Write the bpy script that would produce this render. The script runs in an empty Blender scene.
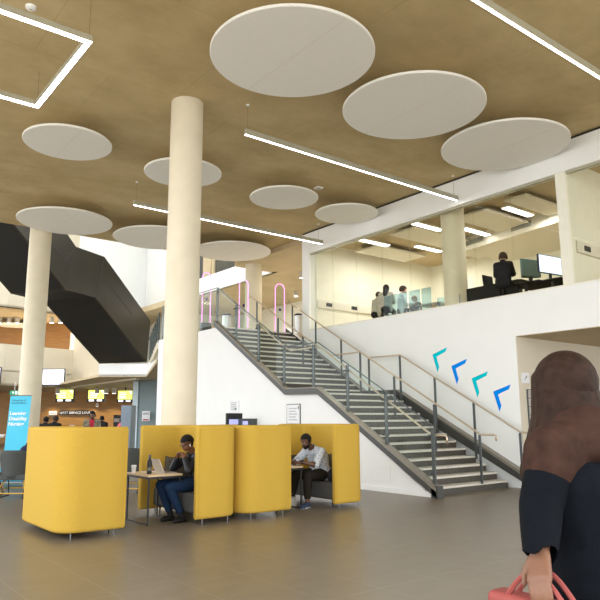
import bpy, bmesh, math, random
from mathutils import Vector, Matrix
random.seed(7)
S = bpy.context.scene
COL = S.collection
PI = math.pi

# ------------------------------------------------------------------ camera
FPX = 648.92
HC = 1.56
YAW, PIT, ROL = [math.radians(a) for a in (38.0805, 10.3986, -0.3077)]
fw = Vector((math.sin(YAW)*math.cos(PIT), math.cos(YAW)*math.cos(PIT), math.sin(PIT)))
r0 = Vector((math.cos(YAW), -math.sin(YAW), 0)); u0 = r0.cross(fw)
rt = math.cos(ROL)*r0 + math.sin(ROL)*u0
up = -math.sin(ROL)*r0 + math.cos(ROL)*u0
CAM = Vector((0, 0, HC))
hf = Vector((math.sin(YAW), math.cos(YAW), 0))
hr = r0
cd = bpy.data.cameras.new('camera'); co = bpy.data.objects.new('camera', cd); COL.objects.link(co)
cd.sensor_width = 36; cd.lens = FPX/600*36; cd.clip_end = 300
M4 = Matrix((rt, up, -fw)).transposed().to_4x4(); M4.translation = CAM
co.matrix_world = M4
S.camera = co
def ray(x, y): return rt*((x-300)/FPX) - up*((y-300)/FPX) + fw
def onx(x, y, X): d = ray(x, y); return CAM + d*(X/d.x)
def ony(x, y, Y): d = ray(x, y); return CAM + d*(Y/d.y)
def onz(x, y, z): d = ray(x, y); return CAM + d*((z-HC)/d.z)
def ond(x, y, D): d = ray(x, y); return CAM + d*(D/d.dot(hf))
def onp(x, y, P, n):
    d = ray(x, y); return CAM + d*((P-CAM).dot(n)/d.dot(n))
def H(x, D): p = ond(x, 408, D); return (p.x, p.y)
def zat(x, y, D): return ond(x, y, D).z

# ------------------------------------------------------------------ materials
def mat(name, col, rough=.5, metal=0, var=.06, scale=8, bump=0, emit=None, estr=0, spec=.5, bscale=None):
    m = bpy.data.materials.new(name); m.use_nodes = True
    nt = m.node_tree; N = nt.nodes; L = nt.links; b = N['Principled BSDF']
    b.inputs['Roughness'].default_value = rough; b.inputs['Metallic'].default_value = metal
    b.inputs['Specular IOR Level'].default_value = spec
    tc = N.new('ShaderNodeTexCoord'); nz = N.new('ShaderNodeTexNoise')
    nz.inputs['Scale'].default_value = scale; nz.inputs['Detail'].default_value = 5
    L.new(tc.outputs['Object'], nz.inputs['Vector'])
    rp = N.new('ShaderNodeValToRGB')
    lo = [max(0, c*(1-var)) for c in col]; hi = [min(1, c*(1+var)) for c in col]
    rp.color_ramp.elements[0].position = .3; rp.color_ramp.elements[1].position = .7
    rp.color_ramp.elements[0].color = (*lo, 1); rp.color_ramp.elements[1].color = (*hi, 1)
    L.new(nz.outputs['Fac'], rp.inputs['Fac']); L.new(rp.outputs['Color'], b.inputs['Base Color'])
    if bump:
        n2 = N.new('ShaderNodeTexNoise'); n2.inputs['Scale'].default_value = bscale or scale*12
        L.new(tc.outputs['Object'], n2.inputs['Vector'])
        bp = N.new('ShaderNodeBump'); bp.inputs['Strength'].default_value = bump; bp.inputs['Distance'].default_value = .01
        L.new(n2.outputs['Fac'], bp.inputs['Height']); L.new(bp.outputs['Normal'], b.inputs['Normal'])
    if emit:
        b.inputs['Emission Color'].default_value = (*emit, 1); b.inputs['Emission Strength'].default_value = estr
    return m

def glass(name, col=(.93, .97, .96), refl=.12, alpha_glossy=0.02):
    m = bpy.data.materials.new(name); m.use_nodes = True
    nt = m.node_tree; N = nt.nodes; L = nt.links
    N.remove(N['Principled BSDF']); out = N['Material Output']
    t = N.new('ShaderNodeBsdfTransparent'); t.inputs['Color'].default_value = (*col, 1)
    g = N.new('ShaderNodeBsdfGlossy'); g.inputs['Roughness'].default_value = alpha_glossy
    f = N.new('ShaderNodeLayerWeight'); f.inputs['Blend'].default_value = .5
    pw = N.new('ShaderNodeMath'); pw.operation = 'POWER'; pw.inputs[1].default_value = 4
    L.new(f.outputs['Facing'], pw.inputs[0])
    mm = N.new('ShaderNodeMath'); mm.operation = 'MULTIPLY_ADD'; mm.inputs[1].default_value = .22; mm.inputs[2].default_value = refl*.1
    mx = N.new('ShaderNodeMixShader')
    L.new(pw.outputs[0], mm.inputs[0]); L.new(mm.outputs[0], mx.inputs[0])
    L.new(t.outputs[0], mx.inputs[1]); L.new(g.outputs[0], mx.inputs[2]); L.new(mx.outputs[0], out.inputs[0])
    return m

def m_floor():
    m = mat('floor_tiles', (.17, .145, .12), .3, var=.12, scale=1.3)
    nt = m.node_tree; N = nt.nodes; L = nt.links; b = N['Principled BSDF']
    tc = N.new('ShaderNodeTexCoord'); sp = N.new('ShaderNodeSeparateXYZ'); L.new(tc.outputs['Object'], sp.inputs[0])
    def line(out, off, per, w):
        a = N.new('ShaderNodeMath'); a.operation = 'ADD'; a.inputs[1].default_value = -off + per*100; L.new(out, a.inputs[0])
        d = N.new('ShaderNodeMath'); d.operation = 'MODULO'; d.inputs[1].default_value = per; L.new(a.outputs[0], d.inputs[0])
        c = N.new('ShaderNodeMath'); c.operation = 'LESS_THAN'; c.inputs[1].default_value = w; L.new(d.outputs[0], c.inputs[0]); return c
    lx = line(sp.outputs[0], 1.86, .675, .010); ly = line(sp.outputs[1], 8.665, 1.35, .012)
    mx = N.new('ShaderNodeMath'); mx.operation = 'MAXIMUM'; L.new(lx.outputs[0], mx.inputs[0]); L.new(ly.outputs[0], mx.inputs[1])
    mp = N.new('ShaderNodeMapping'); mp.inputs['Scale'].default_value = (.8, 2.2, 1); L.new(tc.outputs['Object'], mp.inputs[0])
    n2 = N.new('ShaderNodeTexNoise'); n2.inputs['Scale'].default_value = 2.2; n2.inputs['Detail'].default_value = 6; L.new(mp.outputs[0], n2.inputs[0])
    rp = N.new('ShaderNodeValToRGB'); rp.color_ramp.elements[0].position = .3; rp.color_ramp.elements[1].position = .75
    rp.color_ramp.elements[0].color = (.160, .128, .088, 1); rp.color_ramp.elements[1].color = (.205, .168, .122, 1)
    L.new(n2.outputs['Fac'], rp.inputs[0])
    mc = N.new('ShaderNodeMixRGB'); mc.inputs[2].default_value = (.245, .21, .16, 1)
    L.new(mx.outputs[0], mc.inputs[0]); L.new(rp.outputs[0], mc.inputs[1]); L.new(mc.outputs[0], b.inputs['Base Color'])
    ad = N.new('ShaderNodeMath'); ad.operation = 'MULTIPLY_ADD'; ad.inputs[1].default_value = .06; ad.inputs[2].default_value = .31
    L.new(n2.outputs['Fac'], ad.inputs[0]); L.new(ad.outputs[0], b.inputs['Roughness'])
    return m

def m_ceiling(name='concrete_ceiling', c0=(.455, .345, .165), c1=(.63, .495, .265)):
    m = mat(name, (.4, .3, .16), .75, var=.1, scale=1)
    nt = m.node_tree; N = nt.nodes; L = nt.links; b = N['Principled BSDF']
    tc = N.new('ShaderNodeTexCoord')
    mp = N.new('ShaderNodeMapping'); mp.inputs['Scale'].default_value = (.8, 1.0, 1); L.new(tc.outputs['Object'], mp.inputs[0])
    n1 = N.new('ShaderNodeTexNoise'); n1.inputs['Scale'].default_value = .9; n1.inputs['Detail'].default_value = 9; n1.inputs['Roughness'].default_value = .65
    L.new(mp.outputs[0], n1.inputs[0])
    rp = N.new('ShaderNodeValToRGB'); rp.color_ramp.elements[0].position = .32; rp.color_ramp.elements[1].position = .7
    rp.color_ramp.elements[0].color = (*c0, 1); rp.color_ramp.elements[1].color = (*c1, 1)
    L.new(n1.outputs['Fac'], rp.inputs[0])
    br = N.new('ShaderNodeTexBrick'); br.inputs['Scale'].default_value = 1; br.inputs['Mortar Size'].default_value = .008
    br.inputs['Brick Width'].default_value = 2.7; br.inputs['Row Height'].default_value = 2.7; br.offset = .5
    br.inputs['Color1'].default_value = (1, 1, 1, 1); br.inputs['Color2'].default_value = (.96, .96, .96, 1); br.inputs['Mortar'].default_value = (.7, .68, .62, 1)
    L.new(tc.outputs['Object'], br.inputs['Vector'])
    mu = N.new('ShaderNodeMixRGB'); mu.blend_type = 'MULTIPLY'; mu.inputs[0].default_value = .55
    L.new(rp.outputs[0], mu.inputs[1]); L.new(br.outputs['Color'], mu.inputs[2]); L.new(mu.outputs[0], b.inputs['Base Color'])
    return m

def m_wood(name, c0, c1, pw=1.0, ph=.6):
    m = mat(name, c0, .45)
    nt = m.node_tree; N = nt.nodes; L = nt.links; b = N['Principled BSDF']
    tc = N.new('ShaderNodeTexCoord'); mp = N.new('ShaderNodeMapping'); mp.inputs['Scale'].default_value = (.6, .6, 6); L.new(tc.outputs['Object'], mp.inputs[0])
    n1 = N.new('ShaderNodeTexNoise'); n1.inputs['Scale'].default_value = 2.5; n1.inputs['Detail'].default_value = 7; L.new(mp.outputs[0], n1.inputs[0])
    rp = N.new('ShaderNodeValToRGB'); rp.color_ramp.elements[0].position = .3; rp.color_ramp.elements[1].position = .7
    rp.color_ramp.elements[0].color = (*c0, 1); rp.color_ramp.elements[1].color = (*c1, 1); L.new(n1.outputs['Fac'], rp.inputs[0])
    L.new(rp.outputs[0], b.inputs['Base Color'])
    return m

def m_speckle():
    m = mat('speckled_terrazzo', (.1, .1, .095), .5)
    nt = m.node_tree; N = nt.nodes; L = nt.links; b = N['Principled BSDF']
    tc = N.new('ShaderNodeTexCoord'); v = N.new('ShaderNodeTexNoise'); v.inputs['Scale'].default_value = 90; L.new(tc.outputs['Object'], v.inputs[0])
    rp = N.new('ShaderNodeValToRGB'); rp.color_ramp.elements[0].position = .5; rp.color_ramp.elements[1].position = .68
    rp.color_ramp.elements[0].color = (.042, .036, .026, 1); rp.color_ramp.elements[1].color = (.16, .145, .115, 1); L.new(v.outputs['Fac'], rp.inputs[0])
    L.new(rp.outputs[0], b.inputs['Base Color'])
    return m

M = dict(
    floor=m_floor(), ceil=m_ceiling(),
    ceil2=m_ceiling('upper_soffit', (.50, .40, .24), (.62, .50, .32)),
    white=mat('white_paint', (.87, .88, .865), .6, var=.015, scale=1.5),
    cream=mat('cream_paint', (.66, .60, .47), .65, var=.02, scale=1.5),
    disc=mat('acoustic_white', (.86, .845, .785), .9, var=.02, scale=30, bump=.15),
    column=mat('pale_concrete', (.70, .635, .48), .6, var=.06, scale=1.6, bump=.05, bscale=18),
    olive=mat('olive_aluminium', (.42, .40, .30), .45, metal=.2),
    led=mat('led_diffuser', (.9, .9, .9), .4, emit=(1, .98, .95), estr=7),
    ledsoft=mat('panel_light_diffuser', (.9, .9, .9), .4, emit=(1, .97, .97), estr=4),
    yellow=mat('yellow_wool', (.54, .345, .05), .85, var=.05, scale=60, bump=.25, bscale=500, spec=.25),
    piping=mat('yellow_piping', (.52, .32, .03), .8, var=.05, scale=60),
    grey=mat('charcoal_upholstery', (.085, .082, .078), .9, var=.2, scale=120, bump=.2, spec=.12),
    darkpillow=mat('taupe_pillow_fabric', (.10, .085, .065), .9, var=.2, scale=120, bump=.2, spec=.12),
    chrome=mat('brushed_chrome', (.6, .6, .6), .25, metal=1, var=.03),
    darkchrome=mat('dark_chrome', (.22, .22, .22), .3, metal=1, var=.03),
    black=mat('black_powder_coat', (.022, .022, .022), .45, var=.1, spec=.3),
    post=mat('graphite_paint', (.075, .085, .085), .4, metal=.3, var=.06),
    stringer=mat('graphite_steel', (.055, .055, .05), .42, metal=.2, var=.08),
    cap=mat('bronze_grey_cap', (.24, .215, .17), .4, metal=.3, var=.08),
    tread=mat('pale_tread_stone', (.66, .62, .54), .5, var=.08, scale=30),
    riser=m_speckle(),
    rail=mat('champagne_steel_rail', (.62, .50, .37), .28, metal=.8, var=.04),
    glass=glass('clear_glass'), officeglass=glass('office_glass', (.955, .965, .935), .08),
    blueglass=glass('pale_blue_glass', (.66, .80, .85), .25),
    oak=m_wood('pale_oak', (.60, .44, .25), (.72, .55, .34)),
    woodwall=m_wood('orange_oak_panelling', (.33, .16, .03), (.43, .225, .05)),
    darkwood=m_wood('brown_oak_panelling', (.24, .11, .02), (.33, .16, .035)),
    stairside=mat('dark_bronze_panel', (.030, .025, .0155), .38, metal=.45, var=.12, scale=1.2),
    stairsoffit=mat('black_soffit_panel', (.006, .0055, .0045), .7, var=.1),
    bluewall=mat('slate_blue_paint', (.16, .215, .225), .6, var=.03),
    paleblue=mat('pale_blue_trim', (.52, .62, .68), .6, var=.03),
    cyan=mat('cyan_vinyl', (.0, .56, .66), .9, var=.02, spec=.05), azure=mat('azure_vinyl', (.0, .25, .88), .9, var=.02, spec=.05),
    banner=mat('sky_blue_banner_print', (.06, .56, .79), .5, var=.02),
    ink=mat('dark_blue_ink', (.02, .06, .11), .6), white_ink=mat('white_ink', (.9, .9, .9), .6, var=.01),
    paper=mat('white_paper', (.82, .83, .84), .7, var=.02), greyink=mat('grey_print', (.42, .44, .46), .7),
    screen=mat('white_screen', (.6, .6, .7), .3, emit=(.82, .84, 1), estr=.75),
    yscreen=mat('lime_screen', (.5, .55, .1), .3, emit=(.80, .88, .12), estr=.85),
    bscreen=mat('pale_blue_screen', (.5, .55, .7), .3, emit=(.62, .75, 1), estr=.8),
    lscreen=mat('dim_blue_screen', (.2, .2, .4), .3, emit=(.4, .42, .8), estr=.5),
    wscreen=mat('screen_white_graphic', (.8, .8, .8), .4, emit=(1, 1, .95), estr=.8),
    mscreen=mat('screen_violet_text', (.25, .2, .4), .5, emit=(.25, .2, .45), estr=.4),
    neon=mat('pink_neon_tube', (.9, .4, .8), .4, emit=(1, .30, .82), estr=.62),
    purple=mat('purple_sticker', (.10, .04, .25), .5),
    silver=mat('silver_shell', (.62, .62, .60), .3, metal=.7, var=.03),
    skin=mat('brown_skin', (.19, .085, .045), .5, var=.08), skin2=mat('deep_brown_skin', (.13, .058, .03), .5, var=.08),
    fair=mat('light_skin', (.52, .32, .23), .5, var=.06),
    hairblack=mat('black_hair', (.010, .008, .007), .7, var=.3, scale=60, bump=.3, spec=.2),
    hairbrown=mat('brown_hair', (.030, .0155, .010), .5, var=.35, scale=35, bump=.4, spec=.12),
    hairginger=mat('ginger_hair', (.25, .12, .05), .5, var=.3, scale=40, spec=.12),
    hairdark=mat('dark_brown_hair', (.05, .03, .02), .5, var=.3, scale=40, spec=.12),
    leather=mat('black_leather', (.012, .014, .016), .33, var=.2, scale=25, bump=.2, spec=.3),
    denim=mat('navy_denim', (.012, .028, .066), .8, var=.2, scale=80, bump=.2, spec=.12),
    blacktrouser=mat('black_brown_cotton', (.022, .018, .012), .85, var=.15, scale=60, spec=.12),
    navy=mat('navy_cloth', (.03, .03, .07), .85, var=.15, spec=.12), coat=mat('black_navy_coat', (.003, .0045, .007), .85, var=.2, scale=30, spec=.12),
    shoe=mat('navy_shoe_canvas', (.02, .035, .075), .8, var=.1), shoeblack=mat('black_shoe_leather', (.015, .014, .013), .5, spec=.12),
    sole=mat('white_rubber_sole', (.75, .73, .68), .6), lightcoat=mat('stone_jacket', (.45, .43, .36), .85, var=.08),
    red=mat('red_cloth', (.48, .02, .05), .8), pink=mat('pink_red_cloth', (.62, .12, .14), .8), camo=mat('olive_grey_jacket', (.22, .20, .14), .85, var=.5, scale=14, spec=.12),
    blackcloth=mat('black_cloth', (.018, .018, .018), .85, var=.2, spec=.12), teal=mat('grey_teal_plastic', (.14, .22, .20), .5),
    brown=mat('brown_cloth', (.045, .022, .0155), .85, var=.25, scale=20, spec=.12), bagred=mat('dull_red_bag', (.30, .06, .05), .7),
    greychair=mat('mid_grey_wool', (.085, .09, .086), .9, var=.2, scale=90, bump=.2, spec=.12), yellowframe=mat('ochre_lacquered_frame', (.62, .36, .05), .4),
    bluecarpet=mat('blue_seat_fabric', (.07, .30, .45), .8), green=mat('green_exit_sign', (.0, .25, .12), .5, emit=(0, .4, .2), estr=.06),
    eye=mat('eye_white', (.6, .58, .55), .2), iris=mat('dark_iris', (.02, .015, .01), .2), lips=mat('dark_lips', (.16, .05, .04), .5),
    vent=mat('grey_vent', (.15, .15, .13), .6), gallery=mat('gallery_dark_glazing', (.05, .05, .042), .25, var=.3, scale=1.2), raft=mat('office_raft_white', (.76, .72, .62), .9, var=.02),
    gap=mat('shadow_gap_black', (.02, .018, .015), .8), signgrey=mat('warm_grey_sign', (.50, .46, .40), .5, var=.02),
    lav=mat('grey_blue_pod', (.23, .29, .36), .5), officewall=mat('office_warm_white', (.84, .82, .71), .65, var=.02),
)
def shirt_mat():
    m = mat('printed_pale_shirt', (.52, .56, .60), .85)
    nt = m.node_tree; N = nt.nodes; L = nt.links; b = N['Principled BSDF']
    tc = N.new('ShaderNodeTexCoord'); v = N.new('ShaderNodeTexVoronoi'); v.inputs['Scale'].default_value = 26; L.new(tc.outputs['Object'], v.inputs['Vector'])
    rp = N.new('ShaderNodeValToRGB'); rp.color_ramp.elements[0].position = .2; rp.color_ramp.elements[1].position = .36
    rp.color_ramp.elements[0].color = (.13, .14, .18, 1); rp.color_ramp.elements[1].color = (.56, .60, .64, 1); L.new(v.outputs['Distance'], rp.inputs[0])
    L.new(rp.outputs[0], b.inputs['Base Color']); return m
M['shirt'] = shirt_mat()

# ------------------------------------------------------------------ mesh helpers
class MB:
    def __init__(s): s.bm = bmesh.new()
    def box(s, x0, x1, y0, y1, z0, z1):
        v = [s.bm.verts.new((x, y, z)) for z in (z0, z1) for y in (y0, y1) for x in (x0, x1)]
        for f in ((0, 2, 3, 1), (4, 5, 7, 6), (0, 1, 5, 4), (2, 6, 7, 3), (0, 4, 6, 2), (1, 3, 7, 5)):
            s.bm.faces.new([v[i] for i in f])
        return s
    def obox(s, c, ax, ay, az, hx, hy, hz):
        c = Vector(c); ax, ay, az = [Vector(a).normalized() for a in (ax, ay, az)]
        v = [s.bm.verts.new(c + ax*(hx*i) + ay*(hy*j) + az*(hz*k)) for k in (-1, 1) for j in (-1, 1) for i in (-1, 1)]
        for f in ((0, 2, 3, 1), (4, 5, 7, 6), (0, 1, 5, 4), (2, 6, 7, 3), (0, 4, 6, 2), (1, 3, 7, 5)):
            s.bm.faces.new([v[i] for i in f])
        return s
    def prism(s, pts, vec):
        vec = Vector(vec); a = [s.bm.verts.new(Vector(p)) for p in pts]; b = [s.bm.verts.new(Vector(p)+vec) for p in pts]
        n = len(pts); s.bm.faces.new(a[::-1]); s.bm.faces.new(b)
        for i in range(n): s.bm.faces.new((a[i], a[(i+1) % n], b[(i+1) % n], b[i]))
        return s
    def frustum(s, p0, p1, ra, rb, n=16, caps=True):
        p0 = Vector(p0); p1 = Vector(p1); d = (p1-p0).normalized()
        a = Vector((0, 0, 1)) if abs(d.z) < .9 else Vector((1, 0, 0)); u = d.cross(a).normalized(); w = d.cross(u)
        R = [[s.bm.verts.new(p + (u*math.cos(2*PI*i/n)+w*math.sin(2*PI*i/n))*r) for i in range(n)] for p, r in ((p0, ra), (p1, rb))]
        for i in range(n): s.bm.faces.new((R[0][i], R[0][(i+1) % n], R[1][(i+1) % n], R[1][i]))
        if caps: s.bm.faces.new(R[0][::-1]); s.bm.faces.new(R[1])
        return s
    def lathe(s, prof, c=(0, 0, 0), n=24):
        c = Vector(c); rings = [[s.bm.verts.new(c+Vector((r*math.cos(2*PI*i/n), r*math.sin(2*PI*i/n), z))) for i in range(n)] for r, z in prof]
        for a, b in zip(rings, rings[1:]):
            for i in range(n): s.bm.faces.new((a[i], a[(i+1) % n], b[(i+1) % n], b[i]))
        s.bm.faces.new(rings[0][::-1]); s.bm.faces.new(rings[-1]); return s
    def tube(s, pts, r, n=8, closed=False):
        pts = [Vector(p) for p in pts]; m = len(pts); rings = []
        pu = None
        for k in range(m):
            if closed: d = (pts[(k+1) % m]-pts[k-1])
            else: d = pts[min(k+1, m-1)]-pts[max(k-1, 0)]
            d.normalize()
            if pu is None:
                a = Vector((0, 0, 1)) if abs(d.z) < .9 else Vector((1, 0, 0)); u = d.cross(a).normalized()
            else: u = (pu - d*pu.dot(d)).normalized()
            pu = u; w = d.cross(u)
            rings.append([s.bm.verts.new(pts[k] + (u*math.cos(2*PI*i/n)+w*math.sin(2*PI*i/n))*r) for i in range(n)])
        pr_ = list(zip(rings, rings[1:])) + ([(rings[-1], rings[0])] if closed else [])
        for a, b in pr_:
            for i in range(n): s.bm.faces.new((a[i], a[(i+1) % n], b[(i+1) % n], b[i]))
        if not closed: s.bm.faces.new(rings[0][::-1]); s.bm.faces.new(rings[-1])
        return s
    def capsule(s, p0, p1, ra, rb, n=12):
        p0 = Vector(p0); p1 = Vector(p1); d = p1-p0
        L_ = d.length
        d = d.normalized() if L_ > 1e-6 else Vector((0, 0, 1))
        a = Vector((0, 0, 1)) if abs(d.z) < .9 else Vector((1, 0, 0)); u = d.cross(a).normalized(); w = d.cross(u)
        st = []
        for t in (-80, -50, -20, 0): st.append((p0 + d*(ra*math.sin(math.radians(t))), ra*math.cos(math.radians(t))))
        for t in (0, 20, 50, 80): st.append((p1 + d*(rb*math.sin(math.radians(t))), rb*math.cos(math.radians(t))))
        rings = [[s.bm.verts.new(p + (u*math.cos(2*PI*i/n)+w*math.sin(2*PI*i/n))*r) for i in range(n)] for p, r in st]
        for A, B in zip(rings, rings[1:]):
            for i in range(n): s.bm.faces.new((A[i], A[(i+1) % n], B[(i+1) % n], B[i]))
        s.bm.faces.new(rings[0][::-1]); s.bm.faces.new(rings[-1]); return s
    def ellip(s, c, ax, ay, az, rx, ry, rz, n=16, m=10):
        c = Vector(c); ax, ay, az = [Vector(a).normalized() for a in (ax, ay, az)]
        rings = []
        for k in range(m+1):
            t = math.radians(-86 + 172*k/m)
            rings.append([s.bm.verts.new(c + ax*(rx*math.cos(t)*math.cos(2*PI*i/n)) + ay*(ry*math.cos(t)*math.sin(2*PI*i/n)) + az*(rz*math.sin(t))) for i in range(n)])
        for A, B in zip(rings, rings[1:]):
            for i in range(n): s.bm.faces.new((A[i], A[(i+1) % n], B[(i+1) % n], B[i]))
        s.bm.faces.new(rings[0][::-1]); s.bm.faces.new(rings[-1]); return s
    def build(s, name, m, parent=None, smooth=False, bevel=0, bseg=3):
        bmesh.ops.recalc_face_normals(s.bm, faces=s.bm.faces[:])
        me = bpy.data.meshes.new(name); s.bm.to_mesh(me); s.bm.free()
        o = bpy.data.objects.new(name, me); COL.objects.link(o)
        me.materials.append(M[m] if isinstance(m, str) else m)
        if smooth:
            me.polygons.foreach_set('use_smooth', [True]*len(me.polygons))
            if smooth != 'all':
                try: me.set_sharp_from_angle(angle=math.radians(40))
                except Exception: pass
        if bevel:
            b = o.modifiers.new('bevel', 'BEVEL'); b.width = bevel; b.segments = bseg; b.limit_method = 'ANGLE'
            me.polygons.foreach_set('use_smooth', [True]*len(me.polygons))
            w = o.modifiers.new('wn', 'WEIGHTED_NORMAL')
        if parent is not None: attach(o, parent)
        return o
def attach(o, p):
    o.parent = p; o.matrix_parent_inverse = Matrix.Translation(p.location).inverted()
def empty(name, loc):
    o = bpy.data.objects.new(name, None); COL.objects.link(o); o.location = loc; o.empty_display_size = .1; return o
def tag(o, label, cat, group=None):
    o['label'] = label; o['category'] = cat
    if group: o['group'] = group
    return o
def thing(name, loc, label, cat, group=None): return tag(empty(name, loc), label, cat, group)
def struct(o): o['kind'] = 'structure'; return o
def text_mesh(name, body, size, m, origin, xdir, ydir, parent=None, depth=.002, align='LEFT', bold=0):
    cu = bpy.data.curves.new(name, 'FONT'); cu.body = body; cu.size = size; cu.extrude = depth; cu.align_x = align; cu.resolution_u = 2
    cu.offset = bold
    t = bpy.data.objects.new(name, cu); COL.objects.link(t)
    dg = bpy.context.evaluated_depsgraph_get(); me = bpy.data.meshes.new_from_object(t.evaluated_get(dg))
    bpy.data.objects.remove(t); bpy.data.curves.remove(cu)
    x = Vector(xdir).normalized(); y = Vector(ydir).normalized(); z = x.cross(y)
    mt = Matrix((x, y, z)).transposed().to_4x4(); mt.translation = Vector(origin); me.transform(mt)
    me.materials.clear(); me.materials.append(M[m])
    o = bpy.data.objects.new(name, me); COL.objects.link(o)
    if parent is not None: attach(o, parent)
    return o

# ------------------------------------------------------------------ setting
ZC = 7.8; XW = 13.3; ZF = 4.42
struct(MB().box(-9, 34, -8, 21.55, -.1, 0).box(-30, 36, 21.55, 60, -.1, 0).build('floor', 'floor'))
struct(MB().box(-4, XW+.05, -4, 21.6, ZC, ZC+.5).box(XW+.05, 30, 16.9, 21.6, ZC, ZC+.5).build('ceiling', 'ceil'))
struct(MB().box(XW, XW+.3, 8.79, 16.85, 0, ZF).box(XW, XW+.3, -6, 8.79, 3.45, ZF)
       .box(XW, XW+.3, -6, 16.85, 7.05, 7.74).box(XW, XW+.3, 16.5, 16.85, ZF, 7.05).build('wall_right', 'white'))
struct(MB().box(XW+.03, XW+.3, -6, 16.85, 7.74, ZC).build('trim_1', 'gap'))
struct(MB().box(XW, 30, 8.772, 8.788, 0, 3.45).build('wall_recess', 'cream'))
struct(MB().box(XW+.3, 30, -6, 16.85, 3.45, 4.3).box(XW+.01, 30, -6, 8.77, 3.435, 3.45).build('floor_office', 'ceil2'))
struct(MB().box(XW+.3, 30, -6, 16.85, 7.43, 7.7).build('ceiling_office', 'ceil2'))
struct(MB().box(XW+.3, 26, 16.46, 16.62, 4.3, 7.43).build('wall_office', 'officewall'))
struct(MB().box(19.5, 19.7, -6, 16.46, 4.3, 7.43).build('wall_office_back', 'officewall'))
struct(MB().box(XW+.3, 19.5, 7.33, 7.45, 4.3, 7.43).build('wall_office_partition', 'officewall'))
# skirting and seams
struct(MB().box(XW-.015, XW, 8.8, 9.0, 0, .1).build('baseboard_right', 'white'))
struct(MB().box(XW-.02, XW+.3, -6, 16.5, ZF, ZF+.03).build('trim_2', 'officewall'))
# wall under the stairs
Y0, G, RS = 9.1, .285, .17
Y1 = Y0+12*G; Y2 = 13.85; Y3 = Y2+12*G; ZL = 13*RS
XL, XR = 10.4, 13.12
struct(MB().prism([(XL, 9.0, 0), (XL, 21.6, 0), (XL, 21.6, ZF-.02), (XL, 17.6, ZF-.02), (XL, 13.85, 2.2), (XL, 12.5, 2.18)], (.14, 0, 0)).build('wall_stair', 'white'))
struct(MB().box(XL-.02, XL, 9.02, 21.6, 0, .11).build('baseboard_left', 'white', bevel=.004))
# upper floor behind the stair
e2 = ond(147, 363.7, 31.6); e3 = ond(99, 365.5, 31.6)
struct(MB().prism([(10.45, 17.3, 4.12), (30, 17.3, 4.12), (30, 40, 4.12), (16.5, 40, 4.12), (e2.x+.1, e2.y, 4.12), (10.5, 21.9, 4.12)], (0, 0, .3)).build('floor_upper', 'cream'))
struct(MB().box(15.5, 30, 21.6, 40, 7.6, 7.9).build('ceiling_upper', 'ceil2'))
struct(MB().box(XW+.3, 30, 16.9, 21.6, 7.6, 7.79).build('ceiling_landing', 'ceil2'))
struct(MB().box(16.8, 30, 33, 33.2, ZF, 7.6).build('wall_upper', 'officewall'))
struct(MB().box(20.5, 20.7, 16.9, 33, ZF, 7.6).build('wall_upper_side', 'officewall'))
struct(MB().box(15.4, 15.6, 21.4, 30.6, 7.6, 8.4).build('trim_3', 'white'))
w2 = struct(MB().box(16.6, 16.75, 21.6, 30.6, 7.9, 12).build('wall_gallery', 'gallery'))
struct(MB().box(16.45, 16.6, onx(210.5, 268, 16.45).y, onx(203, 268, 16.45).y, 7.9, 12).box(16.5, 16.6, onx(213.5, 268, 16.5).y, onx(211.8, 268, 16.5).y, 7.9, 12).build('wall_gallery_pier', 'ceil2'))
# walkway fascia
def ribbon(pts, z0, z1, t=.25):
    mb = MB()
    for (a, b) in zip(pts, pts[1:]):
        a = Vector((a[0], a[1], 0)); b = Vector((b[0], b[1], 0)); d = (b-a).normalized(); n = Vector((d.y, -d.x, 0))
        if n.dot(a) < 0: n = -n
        mb.prism([(a.x, a.y, z0), (b.x, b.y, z0), (b.x+n.x*t, b.y+n.y*t, z0), (a.x+n.x*t, a.y+n.y*t, z0)], (0, 0, z1-z0))
    return mb
struct(ribbon([(10.45, 20.6), (e2.x, e2.y), (e3.x, e3.y)], zat(125, 376.3, 31.6), e2.z, .3).build('trim_4', 'white'))
struct(MB().prism([(10.5, 21.9, 3.62), (e2.x, e2.y, 3.62), (e3.x, e3.y, 3.62), (12.8, 42, 3.62), (17, 46, 3.62), (20, 34, 3.62), (14, 21.9, 3.62)], (0, 0, .12)).build('ceiling_walkway', 'ceil2'))
# reception facade
ZP0 = zat(40, 386.8, 39); ZP1 = zat(38, 347.5, 39); ZG = zat(25, 311, 38.5)
A = H(-140, 33); B = H(0, 37); C = H(70, 40.5); K = H(141, 45); D = H(136, 34.5); Q = H(176, 38)
struct(ribbon([A, B, C], ZP0, ZP1, .3).build('wall_back', 'cream'))
struct(ribbon([A, B, C], ZG, 17, .3).build('wall_back_upper', 'cream'))
struct(ribbon([H(70, 40.9), K, (15.7, 30.7), (16.7, 30.6)], 4.3, 17, .3).build('wall_atrium', 'white'))
struct(ribbon([C, H(134.5, 32.4)], ZP0, 3.62, .2).build('wall_back_low', 'cream'))
struct(ribbon([H(-200, 46), H(150, 46.5)], 0, ZP0+.1, .3).build('wall_reception', 'woodwall'))
struct(ribbon([H(-200, 43.5), H(68, 43.5)], 5.0, ZG, .3).build('wall_gallery_back', 'darkwood'))
struct(MB().prism([(*A, ZG), (*B, ZG), (*C, ZG), (*H(68, 45), ZG), (*H(-200, 45), ZG)], (0, 0, .12)).build('ceiling_gallery', 'ceil2'))
struct(MB().prism([(*A, ZP0), (*B, ZP0), (*C, ZP0), (*H(137, 43.9), ZP0), (*H(150, 47), ZP0), (*H(-200, 47), ZP0)], (0, 0, .12)).build('ceiling_reception', 'ceil2'))
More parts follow.
